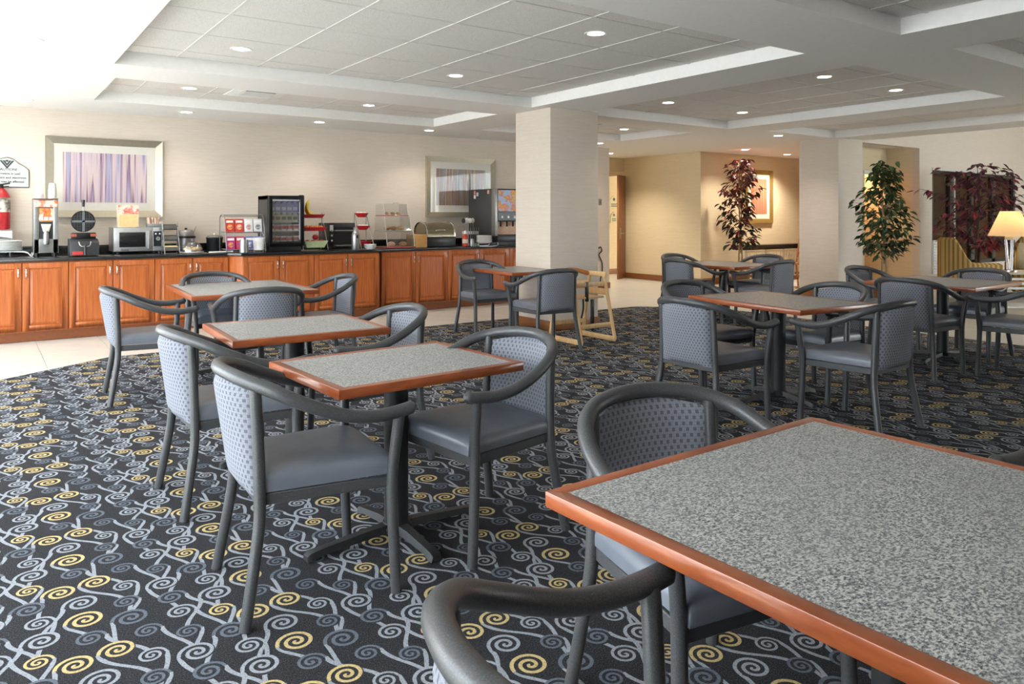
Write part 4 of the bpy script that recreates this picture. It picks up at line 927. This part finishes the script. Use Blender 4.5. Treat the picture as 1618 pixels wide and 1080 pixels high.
picture(xY(672, YW), xY(781, YW), zY(726, 343, YW), zY(726, 249, YW), YW, .085, .11, stripes('brown_stripe_art', ['#7d8577', '#b59a6e', '#7a4334', '#9a8f84', '#6f7274', '#8a5a3a', '#c4b7a2'], 4.1), CHAMP, 'champagne-framed print of brown and grey stripes above the chafing dish')
ya = 10.12
picture(xY(1177, ya), xY(1219, ya), zY(1198, 352, ya), zY(1198, 269, ya), ya, .09, .10, stripes('terracotta_art', ['#9c8a7a', '#b5673e', '#c98456', '#7a6a5c'], 2.2), M('#c8a860', .3, .7), 'gold-framed terracotta print behind the red-leaved tree')
# caution sign
sx1 = xY(46.5, YW); sx0 = sx1-2*(sx1-xY(11, YW)); zb, zt_ = zY(20, 296, YW), zY(20, 268, YW); zp = zY(10, 248, YW); xc = (sx0+sx1)/2
t = thing('wall_sign', 'white caution sign with curved top beside the fire extinguisher', 'sign', (xc, YW-.002, zb)); a = (sx1-sx0)/2; hb = zt_-zb; hp = zp-zb
def crown(m, d): return [(-a+m, m), (a-m, m), (a-m, hb-m*.5), (a*.72, hb+(hp-hb)*.35-m*.6), (a*.52, hb+(hp-hb)*.52-m), (a*.3, hp-.02-m), (0, hp-m), (-a*.3, hp-.02-m), (-a*.52, hb+(hp-hb)*.52-m), (-a*.72, hb+(hp-hb)*.35-m*.6), (-a+m, hb-m*.5)]
MB().prism(crown(0, 0), -.010, 0).build('rim', M('#4a5050', .5), t, smooth=False); MB().prism(crown(.009, 0), -.013, -.010).build('face', M('#c6cdc9', .5, vary=.02), t, smooth=False)
ink = M('#3a4042', .6)
for k, wv in ((0, .075), (1, .047)):
    z_ = hp-.075-k*.0; 
    for s in (-1, 1):
        MB().prism([(s*wv, z_+.035-k*.0), (s*(wv-.024), z_+.035), (0, z_-.055+.035*k+.02), (0, z_-.085+.035*k+.02)], -.0142, -.013).build('emblem_chevron', ink, t, smooth=False)
MB().prism([(0, hp-.03), (.022, hp-.045), (0, hp-.06), (-.022, hp-.045)], -.0142, -.013).build('emblem_diamond', ink, t, smooth=False)
for i, s in enumerate(['CAUTION!', 'Microwave in use!', 'Pacemakers and electronic', 'devices may be affected.']):
    text(s, .036 if i else .042, ink, t, (0.0, -.0135, hb-.012-i*.047), align='CENTER')
# fire extinguisher
ex = xY(1, YW-.12); t = thing('fire_extinguisher', 'red fire extinguisher hanging on the wall at the left edge', 'fire extinguisher', (ex, YW-.12, 1.22)); hh = zY(1, 297, YW-.12)-1.22
MB().lathe([(.085, 0), (.095, .015), (.095, hh*.80), (.06, hh*.93), (.03, hh)], 24).build('cylinder', M('#b5242a', .3), t)
MB().lathe([(.0955, hh*.42), (.0965, hh*.43), (.0965, hh*.76), (.0955, hh*.77)], 24).build('instruction_label', print_mat('extinguisher_label', 0, '#d8c23a', '#e9e4d8', '#c9c2b4', '#44423e'), t)
MB().lathe([(.03, hh), (.03, hh+.03), (.015, hh+.05)], 14).build('valve', BLACK, t); MB().tube([(0, 0, hh+.04), (.09, -.02, hh+.06)], .009, 8).build('lever', BLACK, t); MB().tube([(0, 0, hh+.01), (.08, -.02, hh+.02)], .008, 8).build('carry_handle', BLACK, t)
MB().tube(catmull([(-.02, -.02, hh+.02), (-.09, -.06, hh*.9), (-.07, -.10, hh*.5), (-.03, -.11, hh*.1)], 5), .012, 8).build('hose', BLACK, t)
MB().box(-.03, .03, .09, .12, .1, hh).build('wall_bracket', IRON, t)
# hallway placards, switch, cord
for (u0, u1, v0, v1, lb) in ((962, 977, 308, 330, 'upper small arched placard on the hallway wall'), (964, 975, 334, 352, 'lower small square placard on the hallway wall')):
    p, q = xY(u0, 13.3), xY(u1, 13.3); za, zb_ = zY(969, v1, 13.3), zY(969, v0, 13.3); m = (q-p)/2; hgt = zb_-za
    t = thing('wall_placard', lb, 'sign', ((p+q)/2, 13.298, za), 0, 'hallway placards')
    MB().prism([(-m, 0), (m, 0), (m, hgt*.6), (m*.5, hgt*.8), (0, hgt), (-m*.5, hgt*.8), (-m, hgt*.6)], -.012, 0).build('plate', M('#cfc9a8', .5), t, smooth=False)
    MB().prism([(0, hgt*.82), (m*.3, hgt*.7), (0, hgt*.55), (-m*.3, hgt*.7)], -.014, -.012).build('emblem', ink, t, smooth=False)
    for i in range(2): MB().box(-m*.6, m*.6, -.014, -.012, hgt*(.32-.14*i), hgt*(.38-.14*i)).build('printed_line', ink, t, smooth=False)
t = thing('light_switch', 'small wall switch on the end of the buffet wall', 'switch', (xY(948, YW), YW-.001, zY(948, 319, YW)))
MB().box(-.04, .04, -.008, 0, -.06, .06).build('plate', M('#8f8578', .5), t, bevel=.003); MB().box(-.012, .012, -.014, -.008, -.025, .025).build('rocker', M('#5c554c', .5), t, bevel=.002)
ux = xY(949, YW-.03); zz = lambda v: zY(949, v, YW-.03)
t = thing('hanging_cord', 'thin black looped cord hanging down the end of the buffet wall', 'cord', (ux, YW-.03, 0))
MB().tube(catmull([(-.05, 0, zz(392)), (0, 0, zz(390)), (.03, 0, zz(396)), (-.04, 0, zz(402)), (.0, 0, zz(409)), (.04, 0, zz(416)), (.04, 0, zz(428)), (.0, 0, zz(440)), (-.02, 0, zz(452))], 5), .011, 8).build('cord', IRON, t)
MB().box(-.05, .01, -.02, .025, .06, .14).build('plug', BLACK, t, bevel=.005)
# ================================================================== PLANTS AND LOUNGE
def leaf_mesh(name, L, Wd, mat):
    pts = [(0, 0, 0), (L*.3, Wd*.42, .012), (L*.62, Wd*.40, .006), (L, 0, -.02), (L*.62, -Wd*.40, .006), (L*.3, -Wd*.42, .012), (L*.3, 0, -.004), (L*.62, 0, -.008)]
    return MB().add(pts, [(0, 6, 1), (1, 6, 7, 2), (2, 7, 3), (0, 5, 6), (5, 4, 7, 6), (4, 3, 7)]).mesh(name, mat, smooth=False)
def leafmat(name, a, b):
    g = N(name); o = g.obj(); i = g.n('ShaderNodeObjectInfo'); f = g.noise(o, 40, 2)
    c = g.mix(i.outputs['Random'], hx(a), hx(b)); g.b.inputs['Subsurface Weight'].default_value = 0
    return g.done(g.mix(g.math('MULTIPLY', f, .3), c, hx(a)), .45)
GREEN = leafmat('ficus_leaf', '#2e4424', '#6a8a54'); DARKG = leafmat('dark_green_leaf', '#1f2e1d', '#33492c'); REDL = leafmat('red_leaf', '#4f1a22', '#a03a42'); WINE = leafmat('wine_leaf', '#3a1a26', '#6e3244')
BARK = M('#a08360', .8, vary=.25, scale=60)
def tree(name, label, x, y, z0, zc0, zc1, shape, n, mats, rnd, lsize=.10, trunks=2, pot=True, bark=None):
    BARK = bark or M('#a08360', .8, vary=.25, scale=60)
    t = thing(name, label, 'tree', (x, y, z0)); t['group'] = 'leafy artificial trees'
    if pot:
        MB().lathe([(.13, 0), (.15, .02), (.18, .26), (.19, .28), (.165, .28), (.16, .24)], 22).build('pot', M('#6d4b33', .6, vary=.2), t); MB().lathe([(0, .245), (.162, .245)], 18).build('soil', M('#3a3026', .95), t)
    H1 = zc1-z0; C0 = zc0-z0
    for k in range(trunks):
        q = 2*PI*k/trunks; P = catmull([(.03*math.cos(q), .03*math.sin(q), .2), (.035*math.cos(q+1.5), .035*math.sin(q+1.5), C0*.55), (.03*math.cos(q+3), .03*math.sin(q+3), C0), (.05*math.cos(q), .05*math.sin(q), (C0+H1)/2), (.03*math.cos(q), .03*math.sin(q), H1*.93)], 4)
        MB().tube(P, [.022-.015*i/len(P) for i in range(len(P))], 7).build('trunk', BARK, t)
    ms = [leaf_mesh('leaf', lsize*(1+.15*i), lsize*.52, m) for i, m in enumerate(mats)]; per = 11; nb = n//per; cnt = 0; extra = [MB() for _ in ms]; order = list(range(nb)); rnd.shuffle(order)
    for b in order:
        h = (b+.5)/nb; zz = C0+(H1-C0)*h; rad = shape(h)*rnd.uniform(.35, 1.08); ang = b*2.399+rnd.uniform(-.4, .4)
        tip = Vector((rad*math.cos(ang), rad*math.sin(ang), min(H1, zz+rnd.uniform(-.02, .08)))); root = Vector((0, 0, max(C0*.8, zz-.12-.25*rad)))
        P = catmull([root, root.lerp(tip, .5)+Vector((0, 0, .05)), tip], 3); MB().tube(P, [.007-.0007*i for i in range(len(P))], 5).build('branch', BARK, t)
        for l in range(per):
            f = .35+.65*l/(per-1); c = root.lerp(tip, f)+Vector((0, 0, .05*math.sin(f*PI)))+Vector((rnd.gauss(0, .035), rnd.gauss(0, .035), rnd.gauss(0, .03)))
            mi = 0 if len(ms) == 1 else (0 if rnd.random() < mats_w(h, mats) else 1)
            if cnt >= 285:
                mw = Matrix.LocRotScale(c, Euler((rnd.uniform(-.6, .6), rnd.uniform(.0, .9), ang+rnd.uniform(-1.4, 1.4))), Vector((1, 1, 1))*rnd.uniform(.75, 1.15))
                extra[mi].add([mw @ v.co for v in ms[mi].vertices], [tuple(f_.vertices) for f_ in ms[mi].polygons]); continue
            cnt += 1
            o = bpy.data.objects.new('leaf', ms[mi]); COL.objects.link(o); o.parent = t; o.location = c
            o.rotation_euler = (rnd.uniform(-.6, .6), rnd.uniform(.0, .9), ang+rnd.uniform(-1.4, 1.4)); s = rnd.uniform(.75, 1.15); o.scale = (s, s, s)
    for e_, m_ in zip(extra, mats):
        if e_.v: e_.build('foliage', m_, t, smooth=False)['kind'] = 'stuff'
    return t
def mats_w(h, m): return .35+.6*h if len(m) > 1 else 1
rn = random.Random(5)
fx, fy = atT(1397, 11.7)
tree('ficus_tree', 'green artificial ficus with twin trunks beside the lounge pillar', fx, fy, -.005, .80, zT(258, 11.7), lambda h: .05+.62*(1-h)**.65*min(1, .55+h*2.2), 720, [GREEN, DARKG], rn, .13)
rx, ry = atT(1170, 14.6)
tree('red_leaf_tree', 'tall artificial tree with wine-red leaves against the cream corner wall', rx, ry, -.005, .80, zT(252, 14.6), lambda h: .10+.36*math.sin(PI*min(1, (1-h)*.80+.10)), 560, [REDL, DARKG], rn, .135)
gx, gy = xY(1545, 5.95), 5.95
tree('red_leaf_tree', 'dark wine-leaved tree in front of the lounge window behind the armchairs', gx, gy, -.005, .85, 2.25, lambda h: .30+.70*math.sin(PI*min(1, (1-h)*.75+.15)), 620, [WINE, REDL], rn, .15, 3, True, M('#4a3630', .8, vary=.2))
# --- console table
y = 9.72; x0, x1 = xY(1176, y), xY(1262, y)+.2; a = (x1-x0)/2; zt_ = zY(1210, 386, y)
t = thing('console_table', 'console table with thick black top and pale iron base', 'console', ((x0+x1)/2, y, -.005))
MB().prism([(-a, .30), (-a, .0), (-a+.05, -.04), (a-.05, -.04), (a, 0), (a, .30)], zt_-.10, zt_, 'z').build('top', STONE, t, bevel=.006)
IV = M('#cfc6b4', .5, .2)
for px in (-a+.05, -a*.3, a*.3, a-.05): MB().box(px-.018, px+.018, -.01, .02, 0, zt_-.10).build('leg', IV, t, bevel=.004)
MB().box(-a+.05, a-.05, -.008, .015, zt_-.15, zt_-.12).build('apron_bar', IV, t); MB().box(-a+.05, a-.05, -.008, .015, .10, .13).build('lower_bar', IV, t)
for i in range(9):
    px = -a+.14+i*(2*a-.28)/8; MB().tube([(px+.05*math.cos(k*PI/6), 0, zt_-.21+.05*math.sin(k*PI/6)) for k in range(12)], .007, 6, True).build('ring_ornament', IV, t)
    MB().tube([(px, 0, .13), (px, 0, zt_-.26)], .007, 6).build('spindle', IV, t)
# --- cross-back wooden chair
cx_, cy_ = at(1248, 452, 0)
t = thing('crossback_chair', 'honey oak cross-back chair by the console, partly behind the pillar', 'chair', (cx_, cy_, -.005), 140)
for s in (-1, 1):
    MB().tube([(-.22, s*.20, 0), (-.18, s*.19, .46), (-.25, s*.18, 1.02)], .018, 8).build('leg', OAK, t); MB().tube([(.22, s*.20, 0), (.20, s*.19, .45)], .018, 8).build('leg', OAK, t)
MB().box(-.22, .24, -.22, .22, .44, .475).build('seat', OAK, t, bevel=.012)
MB().tube(catmull([(-.245, -.19, 1.0), (-.265, 0, 1.02), (-.245, .19, 1.0)], 4), .02, 8).build('top_rail', OAK, t)
for s in (-1, 1): MB().tube([(-.195, s*.18, .58), (-.24, -s*.18, .95)], .011, 8).build('cross_brace', OAK, t)
MB().tube([(-.19, -.185, .55), (-.19, .185, .55)], .012, 8).build('lower_back_rail', OAK, t)
for yy in (-1, 1): MB().tube([(-.2, yy*.195, .20), (.215, yy*.195, .20)], .010, 8).build('stretcher', OAK, t)
MB().tube([(.215, -.195, .26), (.215, .195, .26)], .010, 8).build('stretcher', OAK, t)
# --- striped armchairs
def stripe_fabric():
    g = N('gold_brown_stripe'); o = g.obj(); s = g.n('ShaderNodeSeparateXYZ'); g.put(s.inputs[0], o)
    an = g.math('ARCTAN2', s.outputs[1], s.outputs[0]); f = g.math('FRACT', g.math('MULTIPLY', an, 5.5)); zz = g.math('FRACT', g.math('MULTIPLY', s.outputs[2], 40.0))
    m = g.math('COMPARE', f, .5, .24); d = g.math('MULTIPLY', m, g.math('COMPARE', zz, .5, .36))
    c = g.mix(g.math('MULTIPLY', m, .55), hx('#bd9a5c'), hx('#6f5433')); return g.done(g.mix(g.math('MULTIPLY', d, .5), c, hx('#5f4a33')), .85, spec=.2)
STRIPE = stripe_fabric()
def armchair(x, y, rz, label):
    t = thing('lounge_armchair', label, 'armchair', (x, y, -.005), rz, 'striped lounge armchairs')
    rows = []; path = []
    for i in range(25):
        q = -1+2*i/24                                # right arm tip -> back -> left arm tip
        ang = q*PI*.62; px = .02-.40*math.cos(ang); py = .40*math.sin(ang)
        if abs(q) > .7: px += (abs(q)-.7)*.75
        path.append((px, py, abs(q)))
    def hgt(q): return .60+.40*(.5+.5*math.cos(PI*min(1, max(0, (q-.22)/.42))))-.02*max(0, q-.64)
    outer = [[(px*1.0, py, z) for z in (0.10, hgt(q)*.6, hgt(q))] for px, py, q in path]; inner = [[(.0+(px)*.80, py*.78, z) for z in (hgt(q), hgt(q)*.6, .35)] for px, py, q in path]
    cap = []
    rows = []
    for (o_, i_, (px, py, q)) in zip(outer, inner, path):
        m = Vector(o_[2]).lerp(Vector(i_[0]), .5); m.z += .035; rows.append(o_+[tuple(m)]+i_)
    b = MB().grid(rows); n = len(rows[0]); b.f += [tuple(reversed(range(n))), tuple(range(len(b.v)-n, len(b.v)))]
    b.build('shell', STRIPE, t, ang=50)
    MB().box(-.22, .36, -.30, .30, .12, .34).build('seat_base', STRIPE, t, bevel=.02); MB().box(-.24, .40, -.29, .29, .34, .47).build('seat_cushion', STRIPE, t, bevel=.04, seg=3)
    MB().box(-.30, -.22, -.22, .22, .45, .92).build('back_cushion', M('#d9c9a8', .8), t, bevel=.03, seg=3)
    for sx, sy in ((-.24, -.22), (-.24, .22), (.32, -.26), (.32, .26)): MB().lathe([(.018, 0), (.026, .13)], 10, (sx, sy, 0)).build('leg', M('#4a2f1c', .5), t)
ax, ay = atT(1523, 12.4); armchair(ax, ay, -28, 'gold and brown striped armchair left of the lit table lamp')
ax, ay = atT(1632, 12.8); armchair(ax, ay, 200, 'second striped armchair behind the table lamp at the right edge')
# --- side table and lamp
lx, ly = atT(1596, 10.0); zt_ = zT(428, 10.0)
t = thing('side_table', 'white slatted side table under the lit lamp', 'side table', (lx+.1, ly-.02, -.005), -35)
MB().box(-.36, .36, -.27, .27, zt_-.025, zt_).build('top', M('#d8cfc0', .3), t, bevel=.006)
for sx in (-1, 1):
    for sy in (-1, 1): MB().box(sx*.33-.02, sx*.33+.02, sy*.24-.02, sy*.24+.02, 0, zt_-.025).build('leg', WPLAST, t, bevel=.004)
for i in range(4): MB().box(-.33, .33, -.25, -.235, zt_-.10-i*.06, zt_-.07-i*.06).build('slat', WPLAST, t, bevel=.003)
MB().box(-.32, .32, -.23, .23, .18, .20).build('lower_shelf', WPLAST, t, bevel=.004)
t = thing('table_lamp', 'lit table lamp with cream cone shade and clear column base', 'lamp', (lx, ly, zt_-.005))
z1, z2 = zT(372, 10.0)-zt_, zT(333, 10.0)-zt_
g = N('lamp_shade_linen'); tl = g.n('ShaderNodeBsdfTranslucent'); tl.inputs[0].default_value = hx('#f6dcb0'); df = g.n('ShaderNodeBsdfDiffuse'); df.inputs[0].default_value = hx('#f0dfc0'); mx_ = g.n('ShaderNodeMixShader'); mx_.inputs[0].default_value = .6
g.t.links.new(df.outputs[0], mx_.inputs[1]); g.t.links.new(tl.outputs[0], mx_.inputs[2]); g.t.links.new(mx_.outputs[0], g.o.inputs[0])
MB().lathe([(.255, z1), (.115, z2)], 32).build('shade', g.m, t).data.polygons.foreach_set('use_smooth', [True]*34)
sd = t.children[-1]; bm2 = bmesh.new(); bm2.from_mesh(sd.data); bmesh.ops.delete(bm2, geom=[f for f in bm2.faces if len(f.verts) > 4], context='FACES'); bm2.to_mesh(sd.data); bm2.free()
MB().lathe([(.085, 0), (.085, .02), (.03, .03)], 20).build('base', CHROME, t)
for k in range(3): q = k*2*PI/3; MB().tube([(.022*math.cos(q), .022*math.sin(q), .02), (.05*math.cos(q), .05*math.sin(q), z1-.04)], .014, 8).build('clear_column', acrylic('lamp_acrylic', '#e9e9ea', .35, .1), t)
MB().lathe([(.06, z1-.05), (.06, z1-.01), (.02, z1+.02), (.012, z2-.02)], 18).build('collar', M('#d8c29a', .4), t)
MB().ball((0, 0, (z1+z2)/2), .035).build('bulb', emis('bulb', '#ffd9a0', 3), t)
L = bpy.data.lights.new('lamp_bulb_light', 'POINT'); L.energy = 4; L.color = (1, .72, .42); L.shadow_soft_size = .04
o = bpy.data.objects.new('lamp_bulb_light', L); COL.objects.link(o); o.parent = t; o.location = (0, 0, (z1+z2)/2)
